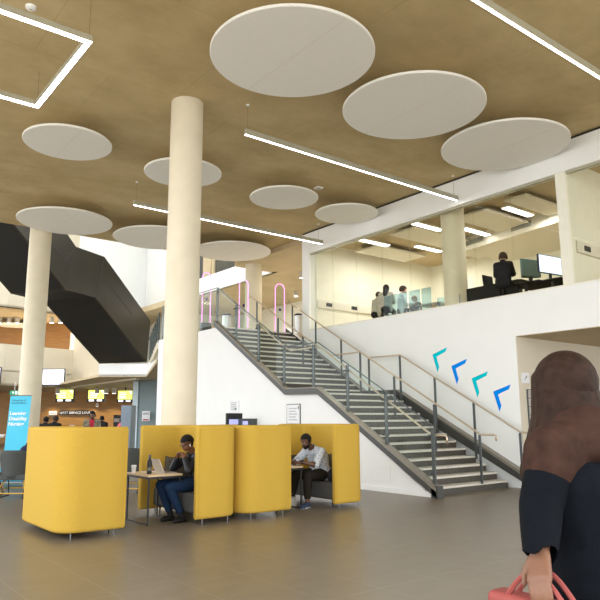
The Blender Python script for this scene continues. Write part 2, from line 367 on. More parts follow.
struct(MB().prism([(*A, 4.3), (*B, 4.3), (*C, 4.3), (*H(68, 45), 4.3), (*H(-200, 45), 4.3)], (0, 0, .1)).build('floor_gallery', 'cream'))
struct(ribbon([H(66, 43), H(79, 43)], 5.3, ZG, .2).build('wall_gallery_end', 'cream'))
mbr = MB()
for k in range(12): mbr.box(-20, 36, 21.6+2.4*k, 21.6+2.4*k+1.5, 17, 17.5)
struct(mbr.build('added_sky_slats', 'white'))  # unseen slats, added overhead to block part of the sky light on the atrium walls
struct(ribbon([C, H(112, 35.5)], 3.62, 9, .2).build('wall_back_return', 'cream'))
# slate partition under the walkway
struct(ribbon([H(134.5, 35), H(178, 33)], 0, 3.62, .2).build('wall_slate', 'bluewall'))
struct(ribbon([H(132.3, 34.9), H(137.5, 34.75)], 0, 3.6, .28).build('trim_5', 'paleblue'))
# office glazing
win = struct(MB().box(XW+.06, XW+.14, -6, 16.5, 7.0, 7.05).box(XW+.06, XW+.14, -6, 16.5, ZF+.02, ZF+.05).build('window_1', 'olive'))
ys = [16.5, 15.38, 14.27, 13.16, 12.06, 10.96, 9.86, 8.76, 7.51]
for a, b in zip(ys, ys[1:]):
    MB().box(XW+.09, XW+.105, b+.012, a-.012, ZF+.05, 7.0).build('pane', 'officeglass', win)
for a in ys[1:-1]: MB().box(XW+.08, XW+.115, a-.012, a+.012, ZF+.05, 7.0).build('mullion', 'officeglass', win)
MB().box(XW+.02, XW+.26, 7.27, 7.51, ZF, 7.05).build('post', 'officewall', win)
for b, a in ((-6, 1), (1, 4.2), (4.2, 7.27)): MB().box(XW+.09, XW+.105, b+.01, a-.01, ZF+.05, 7.0).build('pane', 'officeglass', win)

# columns
def column(x, y, r, z0, z1, label):
    o = MB().frustum((0, 0, 0), (0, 0, z1-z0), r, r, 48).build('column', 'column', smooth=True); o.location = (x, y, z0)
    return tag(o, label, 'column', 'round concrete columns')
c1 = ond(178.5, 424.7, onz(177.5, 508.3, 0).dot(hf)); column(c1.x, c1.y, .318, 0, ZC, 'tall round pale concrete column rising behind the yellow booths')
c2 = ony(29.7, 396, 21.0); column(c2.x, c2.y, .33, 0, 12, 'round concrete column at left beside the blue banner and black stair')
column(14.0, 11.0, .32, 4.3, 7.43, 'round column behind the office glass upstairs')
column(14.05, 20.9, .33, ZF, 7.6, 'round column at the top of the white staircase')

# ------------------------------------------------------------------ ceiling discs
_a, _b = onz(249.3, 90.7, 7.45), onz(347.7, 19.3, 7.45); SEAM = math.atan2(_b.y-_a.y, _b.x-_a.x)
def disc(x, y, r, label, z=7.45, ang=None):
    if ang is None: ang = SEAM
    t = thing('acoustic_disc', (x, y, z), label, 'ceiling disc', 'white acoustic ceiling discs')
    MB().lathe([(r-.012, z), (r, z+.012), (r, z+.045), (r-.012, z+.055)], (x, y, 0), 96).build('panel', 'disc', t, smooth=True)
    d = Vector((math.cos(ang), math.sin(ang), 0)); n = Vector((-d.y, d.x, 0))
    MB().obox((x, y, z-.0005), d, n, (0, 0, 1), r*.985, .005, .001).build('seam', 'raft', t)
    for k in range(3):
        a = 1+k*2.094; MB().frustum((x+.6*r*math.cos(a), y+.6*r*math.sin(a), z+.05), (x+.6*r*math.cos(a), y+.6*r*math.sin(a), ZC), .004, .004, 6).build('cable', 'chrome', t)
SA = .85
disc(5.99, 7.81, 1.36, 'largest white ceiling disc at top centre of the view')
disc(8.97, 7.85, 1.37, 'large white ceiling disc, second in the front row of three')
disc(11.92, 7.85, 1.37, 'white ceiling disc at the right next to the white upper wall')
disc(4.21, 13.5, .92, 'small white ceiling disc at left below the square light')
disc(7.02, 13.55, .93, 'small white ceiling disc partly hidden behind the tall column')
disc(10.06, 13.52, .93, 'small white ceiling disc at the centre under the linear light')
disc(12.35, 13.53, .92, 'small white ceiling disc touching the white wall above the office glass')
disc(6.06, 19.23, 1.37, 'white ceiling disc in front of the left column head')
disc(9.07, 19.24, 1.40, 'far white ceiling disc whose right part is hidden by the tall column')
disc(12.01, 19.22, 1.36, 'far white ceiling disc with a pink glow above the stair head')

# ------------------------------------------------------------------ pendant lights
def linear(x0, x1, y, label, z=7.13, cab=()):
    t = thing('linear_pendant_light', ((x0+x1)/2, y, z), label, 'pendant light', 'linear pendant lights')
    MB().box(x0, x1, y-.04, y+.04, z+.012, z+.13).build('housing', 'olive', t, bevel=.004)
    MB().box(x0+.01, x1-.01, y-.016, y+.016, z+.002, z+.012).build('diffuser', 'led', t)
    for cx in cab:
        MB().frustum((cx, y, z+.13), (cx, y, ZC-.02), .004, .004, 6).build('cable', 'chrome', t)
        MB().frustum((cx, y, ZC-.025), (cx, y, ZC), .03, .03, 12).build('canopy', 'white', t)
linear(6.62, 13.22, 10.2, 'long linear light in the middle of the ceiling, running to the office wall', cab=(6.68, 13.1))
linear(6.66, 13.15, 15.6, 'long linear light at the back, passing behind the tall column', cab=(6.72, 13.0))
linear(6.7, 13.2, 4.77, 'long linear light at top right corner of the view', cab=(6.76, 13.1))
t = thing('square_pendant_light', (1.7, 10.16, 7.13), 'glowing square frame pendant light at upper left', 'pendant light')
q0, q1, q2, q3, z = .42, 3.02, 8.84, 11.48, 7.1
def frame_sq(a, z0, z1, w):
    return (MB().box(q0+a, q1-a, q2+a, q2+a+w, z0, z1).box(q0+a, q1-a, q3-a-w, q3-a, z0, z1)
            .box(q0+a, q0+a+w, q2+a+w, q3-a-w, z0, z1).box(q1-a-w, q1-a, q2+a+w, q3-a-w, z0, z1))
frame_sq(0, z+.012, z+.11, .085).build('housing', 'olive', t)
frame_sq(.004, z, z+.012, .078).build('diffuser', 'led', t)
for (cx, cy) in ((q0+.04, q2+.04), (q1-.04, q2+.04), (q0+.04, q3-.04), (q1-.04, q3-.04)):
    MB().frustum((cx, cy, z+.11), (cx, cy, ZC), .004, .004, 6).build('cable', 'chrome', t)
for (px, py, sq, lab) in ((31, 6.5, 0, 'small round white smoke detector above the square light'), (318.5, 187.5, 1, 'small square white sensor plate on the ceiling near the small discs')):
    p = onz(px, py, ZC)
    t = thing('ceiling_sensor', (p.x, p.y, ZC), lab, 'sensor')
    if sq: MB().box(p.x-.1, p.x+.1, p.y-.1, p.y+.1, ZC-.03, ZC).build('plate', 'white', t, bevel=.006); MB().frustum((p.x, p.y, ZC-.04), (p.x, p.y, ZC-.03), .05, .06, 20).build('grille', 'signgrey', t)
    else: MB().lathe([(.05, ZC-.05), (.075, ZC-.035), (.08, ZC)], (p.x, p.y, 0), 24).build('plate', 'white', t, smooth=True); MB().frustum((p.x, p.y, ZC-.055), (p.x, p.y, ZC-.045), .02, .03, 12).build('grille', 'signgrey', t)

# ------------------------------------------------------------------ staircase
st = thing('staircase', (11.75, 9.1, 0), 'wide straight staircase with pale treads and speckled risers along the white wall', 'staircase')
XS0, XS1 = XL+.05, XR
def step(y, z0, last=False):
    MB().box(XS0, XS1, y+.012, y+.04, z0, z0+RS-.045).build('riser', 'riser', st)
    if not last: MB().box(XS0, XS1, y, y+G+.02, z0+RS-.045, z0+RS).build('tread', 'tread', st, bevel=.006, bseg=2)
for i in range(13): step(Y0+G*i, RS*i, i == 12)
for j in range(13): step(Y2+G*j, ZL+RS*j, j == 12)
MB().box(XS0, XS1, Y1, Y2+.02, ZL-.045, ZL).build('landing', 'tread', st)
MB().box(XS0, XS1+.15, Y3, Y3+.35, ZF-.045, ZF).build('landing', 'tread', st)
def prof(dz0, dz1, ya, yb, x0, x1, name, m):
    # inclined band following the flights
    s1 = RS/G
    P = [(8.93, .0+.02), (Y1-.02, ZL-.02), (Y2-.02, ZL), (17.55, ZF+.05)]
    top = [(a, b+dz1) for a, b in P]; bot = [(a+.0, b+dz0) for a, b in P]
    top[0] = (ya, max(0.02, dz1+.06)); bot[0] = (yb, max(0.0, dz0))
    mb = MB()
    for k in range(3):
        mb.prism([(x0, *bot[k]), (x0, *bot[k+1]), (x0, *top[k+1]), (x0, *top[k])], (x1-x0, 0, 0))
    mb.build(name, m, st)
prof(-.02, .13, 8.82, 8.82, XL-.1, XL-.02, 'stringer', 'stringer')
prof(.13, .15, 8.82, 8.82, XL-.105, XS0+.02, 'stringer_cap', 'cap')
prof(-.2, .13, 8.82, 8.82, XL+.006, XS0, 'stringer', 'stringer')
prof(-.2, .13, 8.42, 8.42, XR, XR+.06, 'stringer', 'stringer')
prof(.13, .15, 8.42, 8.42, XR-.005, XW-.002, 'stringer_cap', 'cap')
prof(-.2, .13, 8.42, 8.42, XR+.06, XW-.002, 'stringer', 'stringer')
MB().box(XL-.1, XS0+.02, 8.78, 8.95, 0, .24).build('newel_block', 'stringer', st)
MB().box(XR-.03, XW-.002, 8.38, 8.6, 0, .23).build('newel_block', 'stringer', st)
def znose(y):
    if y < Y0: return RS
    if y < Y1: return RS + (y-Y0)*RS/G
    if y < Y2: return ZL
    if y < Y3: return min(ZF, ZL + RS + (y-Y2)*RS/G)
    return ZF
def post(x, y, zb, zt, w=.028):
    MB().box(x-w*.55, x+w*.55, y-w, y+w, zb, zt).build('post', 'post', st, bevel=.004)
RH = 1.02
# left glazed balustrade
xb = XL-.0
lp = [8.93] + [onx(px, py, XL).y for px, py in ((387, 443), (348, 411), (313.7, 388), (284.2, 389), (258.7, 360), (236, 343))] + [17.5]
def zs(y):  # top of the left stringer
    if y < 12.5: return .2+(y-8.82)*(2.33-.2)/(12.5-8.82)
    if y < 13.83: return 2.34
    return 2.35 + (y-13.83)*(4.6-2.35)/(17.55-13.83)
for y in lp: post(xb, y, zs(y)-.1, zs(y)+1.08, .038)
for a, b in zip(lp, lp[1:]):
    za, zb_ = zs(a), zs(b)
    MB().prism([(xb-.06, a+.03, za+.07), (xb-.06, b-.03, zb_+.07), (xb-.06, b-.03, zb_+1.2), (xb-.06, a+.03, za+1.2)], (.014, 0, 0)).build('glass_panel', 'glass', st)
    for (yy, zz) in ((a+.06, za+.2), (a+.06, za+.95), (b-.06, zb_+.2), (b-.06, zb_+.95)):
        MB().frustum((xb-.075, yy, zz), (xb+.01, yy, zz), .02, .02, 10).build('glass_clamp', 'post', st)
def rail(pts, x, r=.022): MB().tube([(x, *p) for p in pts], r, 10).build('handrail', 'rail', st, smooth='all')
rail([(8.62, 1.05), (8.62, 1.2), (8.66, 1.22), (8.95, 1.22), (9.1, 1.28), (12.5, 2.33+.98), (12.7, 3.36), (13.75, 3.36), (13.95, 3.44), (17.45, 4.55+.98), (17.6, 5.56), (21, 5.56)], xb+.06)
MB().tube([(xb, 8.93, 1.42), (xb, 12.55, 3.46), (xb, 13.82, 3.48), (xb, 17.5, 5.68), (xb, 21, 5.68)], .014, 8).build('glass_edge_rail', 'post', st, smooth='all')
# upper landing balustrade along the gallery edge
lq = [17.5, 19, 20.4, 21.3]
for y in lq[1:]: post(xb, y, ZF, ZF+1.18, .028)
for a, b in zip(lq, lq[1:]):
    MB().box(xb-.06, xb-.046, a+.03, b-.03, ZF+.06, ZF+1.2).build('glass_panel', 'glass', st)
# middle rail
xm = 11.98
mt_ = [onx(px, py, xm) for px, py in ((479.5, 434.5), (434, 404), (394, 376), (360, 352), (303, 336), (278, 317.5), (257, 301))]
for p in mt_: post(xm, p.y, znose(p.y)-.02 if p.y > Y0 else .17, p.z-.01)
rail([(mt_[0].y-.42, mt_[0].z-.13), (mt_[0].y-.42, mt_[0].z-.03), (mt_[0].y-.38, mt_[0].z), (mt_[0].y-.03, mt_[0].z), (mt_[3].y, mt_[3].z), (mt_[3].y+1.15, mt_[3].z), (mt_[4].y, mt_[4].z), (mt_[6].y, mt_[6].z), (mt_[6].y+.35, mt_[6].z+.2), (mt_[6].y+.5, mt_[6].z+.2)], xm)
# right rail
xr = XR-.1
rt_ = [onx(px, py, xr) for px, py in ((520, 432.5), (473.5, 402), (434.5, 377.3), (399.7, 355), (368.7, 358), (341, 339), (315.6, 320.5), (292.4, 305))]
for p in rt_: post(xr, p.y, znose(p.y)-.02 if p.y > Y0 else .17, p.z-.01)
rail([(rt_[0].y-.42, rt_[0].z-.13), (rt_[0].y-.42, rt_[0].z-.03), (rt_[0].y-.38, rt_[0].z), (rt_[0].y-.03, rt_[0].z), (rt_[3].y, rt_[3].z), (rt_[4].y, rt_[3].z+.02), (rt_[5].y, rt_[5].z), (rt_[7].y, rt_[7].z), (rt_[7].y+.3, rt_[7].z+.18)], xr)

# chevrons on the wall
base = [onx(*q, XW) for q in ((432.5, 354.5), (447, 347.3), (445.5, 351.6), (436.5, 356.8), (439.2, 367), (437.6, 372.2))]
for k, (m, lab) in enumerate((('cyan', 'cyan chevron highest on the white wall beside the stairs'), ('azure', 'blue chevron second from the top on the stair wall'),
                              ('cyan', 'cyan chevron lower on the stair wall, third from the top'), ('azure', 'blue chevron lowest on the white wall by the stair foot'))):
    o = MB().prism([(XW-.004, p.y-.607*k, p.z-.345*k) for p in base], (.0035, 0, 0)).build('wall_arrow', m)
    tag(o, lab, 'arrow', 'chevrons on the stair wall')

# recess signs
t = thing('directory_sign', (13.9, 8.77, 1.6), 'grey floor directory board with six rows on the beige wall past the stairs', 'sign')
MB().box(13.56, 14.2, 8.745, 8.77, 1.05, 2.22).build('board', 'post', t)
for k in range(6):
    z1 = 2.2-.195*k
    r_ = MB().box(13.59, 14.19, 8.738, 8.745, z1-.175, z1).build('row', 'signgrey', t)
    text_mesh('lettering', ('Level 5', 'Level 4', 'Level 3', 'Level 2', 'Level 1', 'Level 0')[k], .085, 'post', (13.64, 8.7375, z1-.12), (1, 0, 0), (0, 0, 1), r_, .001)
t = thing('pictogram_sign', (13.53, 8.77, 2.48), 'small white square sign with a diagonal arrow above the directory board', 'sign')
MB().box(13.39, 13.69, 8.75, 8.77, 2.36, 2.6).build('plate', 'paper', t)
MB().obox((13.54, 8.749, 2.48), (1, 0, 1), (-1, 0, 1), (0, 1, 0), .06, .008, .001).obox((13.585, 8.749, 2.51), (0, 0, 1), (1, 0, 0), (0, 1, 0), .03, .007, .001).build('arrow', 'post', t)

# ------------------------------------------------------------------ booths
def shell(name, xback, xopen, yn, yf, label, group='yellow high-back booth sofas', far=0):
    """U-shaped upholstered screen; back at xback, wings reach to xopen."""
    s = 1 if xback > xopen else -1
    t = thing(name, ((xback+xopen)/2, (yn+yf)/2, 0), label, 'booth sofa', group)
    T = .115; z0, z1 = .085, 1.468; R_ = .26; h = T/2
    ya, yb = yn+h, yf-h; xb_ = xback-s*h
    path = []
    n = Vector((0, -1, 0)); path.append((Vector((xopen, ya, 0)), n)); path.append((Vector((xopen+s*.25, ya, 0)), n))
    for k in range(9):
        a = k/8*PI/2; c = Vector((xb_-s*R_, ya+R_, 0)); nn = Vector((s*math.sin(a), -math.cos(a), 0)); path.append((c+nn*R_, nn))
    for k in (1, 2, 3): path.append((Vector((xb_, ya+R_+(yb-ya-2*R_)*k/4, 0)), Vector((s, 0, 0))))
    for k in range(9):
        a = k/8*PI/2; c = Vector((xb_-s*R_, yb-R_, 0)); nn = Vector((s*math.cos(a), math.sin(a), 0)); path.append((c+nn*R_, nn))
    path.append((Vector((xopen+s*.25, yb, 0)), Vector((0, 1, 0)))); path.append((Vector((xopen-s*far, yb, 0)), Vector((0, 1, 0))))
    def profile(k):
        r = .05*k; hh = h*k; pr_ = []
        zz0 = z0+(1-k)*.04; zz1 = z1-(1-k)*.04
        for (cx, cz, a0) in ((hh-r, zz0+r, -90), (hh-r, zz1-r, 0), (-hh+r, zz1-r, 90), (-hh+r, zz0+r, 180)):
            for q in range(5):
                a = math.radians(a0+q*22.5); pr_.append((cx+r*math.cos(a), cz+r*math.sin(a)))
        # puff along the height
        out = []
        for i in range(len(pr_)): out.append(pr_[i])
        return out
    mb = MB(); rings = []
    e0 = (path[0][0]-path[1][0]).normalized(); e1_ = (path[-1][0]-path[-2][0]).normalized()
    sta = [(path[0][0]+e0*.018, path[0][1], .6), (path[0][0]+e0*.008, path[0][1], .88)] + [(p, nn, 1) for p, nn in path] + [(path[-1][0]+e1_*.008, path[-1][1], .88), (path[-1][0]+e1_*.018, path[-1][1], .6)]
    for p, nn, k in sta:
        rings.append([mb.bm.verts.new((p.x+nn.x*a, p.y+nn.y*a, b)) for a, b in profile(k)])
    m_ = len(rings[0])
    for A_, B_ in zip(rings, rings[1:]):
        for i in range(m_): mb.bm.faces.new((A_[i], A_[(i+1) % m_], B_[(i+1) % m_], B_[i]))
    mb.bm.faces.new(rings[0][::-1]); mb.bm.faces.new(rings[-1])
    sh = mb.build('shell', 'yellow', t, smooth='all')
    for yy, fx in ((yn-.001, 0), (yf+.001, far)):
        MB().tube([(xopen+s*.005-s*fx, yy, z0+.05), (xopen+s*.005-s*fx, yy, z1-.05)], .008, 6).build('piping', 'piping', sh)
    # bench
    xs0 = xback-s*T; xs1 = xopen-s*.0+(.04 if s > 0 else -.04)*1.0
    lo, hi = sorted((xs0, xs1))
    MB().box(lo, hi, yn+T+.01, yf-T-.01, .14, .44).build('seat', 'grey', t, bevel=.05, bseg=4)
    for lx in (xopen+s*.12, xback-s*.2):
        for ly in (yn+.07, yf-.07):
            MB().frustum((lx, ly, 0), (lx, ly, .1), .009, .011, 10).build('leg', 'darkchrome', t)
    for ly in (yn+.25, yf-.25):
        MB().frustum((xs1+s*.08, ly, 0), (xs1+s*.08, ly, .16), .012, .016, 10).build('leg', 'black', t)
    return t
YN, YF = 8.9, 10.64
shell('booth_sofa', 2.95, 3.865, YN, YF+.14, 'nearest yellow high-back booth sofa at left, seen from its closed back')
shell('booth_sofa', 5.78, 5.01, YN, YF, 'yellow booth sofa in which the woman with the laptop sits', far=.16)
shell('booth_sofa', 5.81, 6.76, YN, YF, 'yellow booth sofa back to back with the one the woman uses')
shell('booth_sofa', 8.52, 7.77, YN, YF, 'yellow booth sofa at the right end in which the bearded man sits')
def pillow(c, rx, rz, label, m, lean, name='cushion'):
    t = MB(); n = 14
    V = {}
    for i in range(n+1):
        for j in range(n+1):
            u, v = -1+2*i/n, -1+2*j/n; th = .07*((1-u**4)*(1-v**4))**.5
            for s in (1, -1): V[i, j, s] = (u*rx*(1-.08*(1-v*v)), th*s, v*rz*(1-.08*(1-u*u)))
    for s in (1, -1):
        vv = {(i, j): t.bm.verts.new(V[i, j, s]) for i in range(n+1) for j in range(n+1)}
        for i in range(n):
            for j in range(n): t.bm.faces.new((vv[i, j], vv[i+1, j], vv[i+1, j+1], vv[i, j+1]))
    bmesh.ops.remove_doubles(t.bm, verts=t.bm.verts[:], dist=1e-4)
    o = t.build(name, m, smooth='all'); o.location = c; o.rotation_euler = lean
    return tag(o, label, 'cushion', 'dark booth cushions')
pillow((5.40, 10.32, .69), .25, .25, 'dark taupe cushion leaning in the corner behind the woman', 'darkpillow', (.25, .12, -.35))
pillow((7.86, 10.36, .68), .23, .22, 'dark cushion on the far side of the bearded man', 'darkpillow', (.22, .05, .05))
pillow((8.30, 9.75, .69), .24, .23, 'dark taupe cushion behind the bearded man\'s back', 'darkpillow', (.2, .1, 1.45))

def table(x0, x1, y0, y1, label):
    t = thing('booth_table', ((x0+x1)/2, (y0+y1)/2, 0), label, 'table', 'small booth tables')
    MB().box(x0, x1, y0, y1, .705, .735).build('tabletop', 'oak', t, bevel=.006)
    MB().box(x0+.004, x1-.004, y0+.004, y1-.004, .675, .705).build('edge_frame', 'black', t)
    for lx in (x0+.03, x1-.03):
        for ly in (y0+.03, y1-.03): MB().box(lx-.011, lx+.011, ly-.011, ly+.011, 0, .68).build('leg', 'black', t)
        MB().box(lx-.01, lx+.01, y0+.03, y1-.03, .0, .018).build('foot_bar', 'black', t)
table(4.42, 5.0, 9.38, 10.2, 'small oak-topped table with thin black legs in front of the woman')
table(6.86, 7.42, 9.4, 10.2, 'small oak-topped table with black legs in front of the bearded man')
TZ = .735
def laptop(x, y, w, label, s=1, ang=110):
    t = thing('laptop', (x, y, TZ), label, 'laptop')
    MB().box(x, x+s*.22, y-w/2, y+w/2, TZ, TZ+.014).build('base', 'silver', t, bevel=.003)
    MB().box(x+s*.02, x+s*.12, y-w*.42, y+w*.42, TZ+.014, TZ+.0165).build('keyboard', 'black', t)
    a = math.radians(ang); d = Vector((s*math.cos(a), 0, math.sin(a))); n = Vector((s*math.sin(a), 0, -math.cos(a)))
    c = Vector((x, y, TZ+.012))+d*.115
    l = MB().obox(c, d, (0, 1, 0), n, .115, w/2, .004).build('lid', 'silver', t)
    MB().obox(c+n*.0045, d, (0, 1, 0), n, .105, w/2-.01, .0006).build('screen', 'lscreen', l)
    return t
laptop(4.76, 9.68, .32, 'open silver laptop on the table in front of the woman', 1, 116)
laptop(7.26, 9.72, .3, 'open silver laptop on the table under the bearded man\'s hands', 1, 112)
t = thing('water_bottle', (4.55, 9.62, TZ), 'tall black water bottle on the table beside the silver laptop', 'bottle')
MB().lathe([(.034, 0), (.037, .01), (.037, .17), (.03, .205), (.018, .225), (.018, .24)], (4.55, 9.62, TZ), 24).build('body', 'black', t, smooth=True)
MB().lathe([(.021, .24), (.022, .245), (.022, .285), (.019, .29)], (4.55, 9.62, TZ), 20).build('cap', 'post', t, smooth=True)
MB().lathe([(.0375, .05), (.0375, .10)], (4.55, 9.62, TZ), 24).build('label_band', 'vent', t, smooth=True)
o = MB().box(4.62, 4.9, 9.93, 10.12, TZ, TZ+.006).build('paper_sheet', 'paper'); tag(o, 'loose white papers on the woman\'s table behind the laptop', 'paper')
o = MB().box(5.0-.16, 5.0-.02, 9.93, 10.15, TZ, TZ+.02).build('notebook', 'bagred'); tag(o, 'closed pinkish notebook on the woman\'s table near the cushion', 'notebook')
t = thing('coffee_cup', (4.47, 10.02, TZ), 'white paper cup at the far left corner of the woman\'s table', 'cup')
MB().lathe([(.03, 0), (.04, .1), (.041, .104)], (4.47, 10.02, TZ), 20).build('cup', 'paper', t, smooth=True)
MB().lathe([(.043, .104), (.043, .11), (.036, .118)], (4.47, 10.02, TZ), 20).build('lid', 'white_ink', t, smooth=True)
# shoulder bag on the bench
t = thing('shoulder_bag', (7.93, 9.16, .44), 'black slouchy bag on the bench beside the bearded man', 'bag')
mb = MB().ellip((7.93, 9.16, .56), (1, 0, 0), (0, 1, 0), (0, 0, 1), .13, .10, .125, 20, 12)
for v in mb.bm.verts: v.co.z = max(v.co.z, .442); v.co += Vector((random.uniform(-.006, .006), random.uniform(-.006, .006), random.uniform(-.004, .004)))
mb.build('body', 'blackcloth', t, smooth='all')
MB().tube([(7.84+.18*k/12, 9.14, .62+.09*math.sin(PI*k/12)) for k in range(13)], .01, 6).build('strap', 'black', t, smooth='all')
MB().box(7.86, 8.0, 9.055, 9.066, .53, .545).build('zip', 'chrome', t)
# small bag by the man's foot
t = thing('tote_bag', (7.42, 9.75, 0), 'small pale tote bag standing on the floor under the bearded man\'s table', 'bag')
MB().prism([(7.36, 9.7, 0), (7.5, 9.7, 0), (7.49, 9.7, .17), (7.37, 9.7, .17)], (0, .16, 0)).build('body', 'lightcoat', t, bevel=.01)
MB().tube([(7.38+.1*k/10, 9.72, .17+.07*math.sin(PI*k/10)) for k in range(11)], .007, 6).build('handle', 'black', t)

# ------------------------------------------------------------------ people
def seg_d(p, a, b, ra, rb):
    ab = b-a; l2 = ab.length_squared
    t_ = 0 if l2 < 1e-9 else max(0, min(1, (p-a).dot(ab)/l2))
    return (p-(a+ab*t_)).length/(ra+(rb-ra)*t_)
def hand(segs, w, dirv, palm, sc, curl, thumb):
    """five-finger hand: wrist w, pointing along dirv, palm normal palm, thumb side vector thumb"""
    d = dirv.normalized(); th = (thumb-d*thumb.dot(d)).normalized(); pn = th.cross(d)
    if pn.dot(palm) < 0: pn = -pn
    k = w + d*.085*sc
    for off in (-.026, -.009, .009, .026): segs.append((w+d*.01*sc+th*off*.6*sc, k+th*off*sc, .016*sc, .0135*sc, 'skin'))
    for off, L_ in ((.027, .068), (.009, .077), (-.009, .071), (-.026, .055)):
        p = k+th*off*sc; a1 = curl*.5; a2 = curl*1.3
        m_ = p + (d*math.cos(a1)+pn*math.sin(a1))*L_*.52*sc; e = m_ + (d*math.cos(a2)+pn*math.sin(a2))*L_*.5*sc
        segs.append((p, m_, .0092*sc, .0085*sc, 'skin')); segs.append((m_, e, .0085*sc, .007*sc, 'skin'))
    p = w+d*.025*sc+th*.03*sc; m_ = p+(d*.7+th*.6+pn*.25).normalized()*.038*sc; e = m_+(d*.9+th*.15+pn*.35).normalized()*.032*sc
    segs.append((w+d*.015*sc+th*.012*sc, p, .016*sc, .0135*sc, 'skin')); segs.append((p, m_, .0125*sc, .0105*sc, 'skin')); segs.append((m_, e, .0105*sc, .008*sc, 'skin'))

def person(name, label, J, skin, hair, clothes, group=None, voxel=.008, sc=1.0, hairfn=None, bulk=1.0, extras=None, long_sleeve=True, shoe_m='shoeblack', face=True, hand_k=None):
    V = Vector; g = {k: V(v) for k, v in J.items() if isinstance(v, (tuple, list, Vector))}
    t = thing(name, (g['base'].x, g['base'].y, g['base'].z), label, 'person', group)
    segs = []; B_ = bulk
    pel, che, nk, hd = g['pelvis'], g['chest'], g['neck'], g['head']
    side = (g['shR']-g['shL']).normalized()
    for s in (-1, 1):
        segs.append((pel+side*.075*s*B_*sc, pel.lerp(che, .5)+side*.065*s*B_*sc, .115*sc*B_, .105*sc*B_, 'hips' if False else 'torso'))
        segs.append((pel.lerp(che, .45)+side*.07*s*B_*sc, che+side*.085*s*B_*sc, .105*sc*B_, .112*sc*B_, 'torso'))
    segs.append((pel+side*-.06*sc, pel+side*.06*sc, .125*sc*B_, .125*sc*B_, 'legs'))
    segs.append((che, nk, .10*sc*B_, .062*sc, 'torso'))
    for s in ('L', 'R'):
        segs.append((che.lerp(nk, .6), g['sh'+s], .075*sc*B_, .064*sc*B_, 'torso'))
        segs.append((g['sh'+s], g['el'+s], .057*sc*B_, .044*sc*B_, 'arm')); 
        mid = g['el'+s].lerp(g['wr'+s], .45)
        segs.append((g['el'+s], mid, .044*sc*B_, .038*sc, 'forearm')); segs.append((mid, g['wr'+s], .038*sc, .027*sc, 'forearm'))
        hp = pel + side*(.095 if s == 'R' else -.095)*sc*B_
        segs.append((hp, g['kn'+s], .092*sc*B_, .063*sc*B_, 'legs'))
        calf = g['kn'+s].lerp(g['an'+s], .35)
        segs.append((g['kn'+s], calf, .060*sc, .056*sc*B_, 'legs')); segs.append((calf, g['an'+s].lerp(g['kn'+s], .16), .056*sc*B_, .042*sc, 'legs'))
        segs.append((g['an'+s].lerp(g['kn'+s], .16), g['an'+s], .040*sc, .037*sc, 'ankle'))
        toe = g['to'+s]; an = g['an'+s]; fd = (toe-an); fd.z = 0; fd = fd.normalized()
        heel = V((an.x, an.y, toe.z))-fd*.04*sc
        segs.append((an, V((an.x, an.y, toe.z+.035*sc)), .037*sc, .036*sc, 'shoe'))
        segs.append((heel+V((0, 0, .036*sc)), toe-fd*.07*sc+V((0, 0, .034*sc)), .036*sc, .040*sc, 'shoe')); segs.append((toe-fd*.07*sc+V((0, 0, .032*sc)), toe-fd*.03*sc+V((0, 0, .028*sc)), .040*sc, .028*sc, 'shoe'))
        wd = g.get('hd'+s, (g['wr'+s]-g['el'+s])); pn = g.get('pn'+s, V((0, 0, -1))); th = g.get('th'+s, V((0, 0, 1)))
        hand(segs, g['wr'+s], wd, pn, sc*1.02, J.get('curl', .5), th)
    # head
    f = g['face'].normalized(); side_h = f.cross(V((0, 0, 1))).normalized(); u = side_h.cross(f).normalized()
    segs.append((nk, hd-u*.055*sc-f*.02*sc, .056*sc, .055*sc, 'neck'))
    mb = MB()
    for a, b, ra, rb, rg in segs: mb.capsule(a, b, ra, rb)
    mb.ellip(hd+u*.025*sc-f*.012*sc, side_h, f, u, .077*sc, .098*sc, .092*sc)
    mb.ellip(hd-u*.045*sc+f*.03*sc, side_h, f, u, .058*sc, .066*sc, .068*sc)
    mb.ellip(hd-u*.092*sc+f*.058*sc, side_h, f, u, .026*sc, .026*sc, .022*sc)
    mb.capsule(hd+u*.01*sc+f*.083*sc, hd-u*.03*sc+f*.104*sc, .009*sc, .014*sc)
    mb.capsule(hd+u*.022*sc+f*.08*sc-side_h*.035*sc, hd+u*.022*sc+f*.08*sc+side_h*.035*sc, .011*sc, .011*sc)
    mb.capsule(hd-u*.062*sc+f*.084*sc-side_h*.014*sc, hd-u*.062*sc+f*.084*sc+side_h*.014*sc, .011*sc, .011*sc)
    for s in (-1, 1): mb.ellip(hd-u*.012*sc-f*.008*sc+side_h*s*.078*sc, f, side_h, u, .02*sc, .009*sc, .032*sc, 10, 6)
    bmesh.ops.recalc_face_normals(mb.bm, faces=mb.bm.faces[:])
    me = bpy.data.meshes.new('body'); mb.bm.to_mesh(me); mb.bm.free()
    o = bpy.data.objects.new('tmp', me); COL.objects.link(o)
    rm = o.modifiers.new('r', 'REMESH'); rm.mode = 'VOXEL'; rm.voxel_size = voxel; rm.use_smooth_shade = True
    sm = o.modifiers.new('s', 'SMOOTH'); sm.factor = .5; sm.iterations = 2
    dg = bpy.context.evaluated_depsgraph_get(); m2 = bpy.data.meshes.new_from_object(o.evaluated_get(dg)); bpy.data.objects.remove(o); bpy.data.meshes.remove(me)
    m2.name = 'body'; m2.materials.clear(); m2.materials.append(M[skin])
    body = bpy.data.objects.new('body', m2); COL.objects.link(body); attach(body, t)
    m2.polygons.foreach_set('use_smooth', [True]*len(m2.polygons))
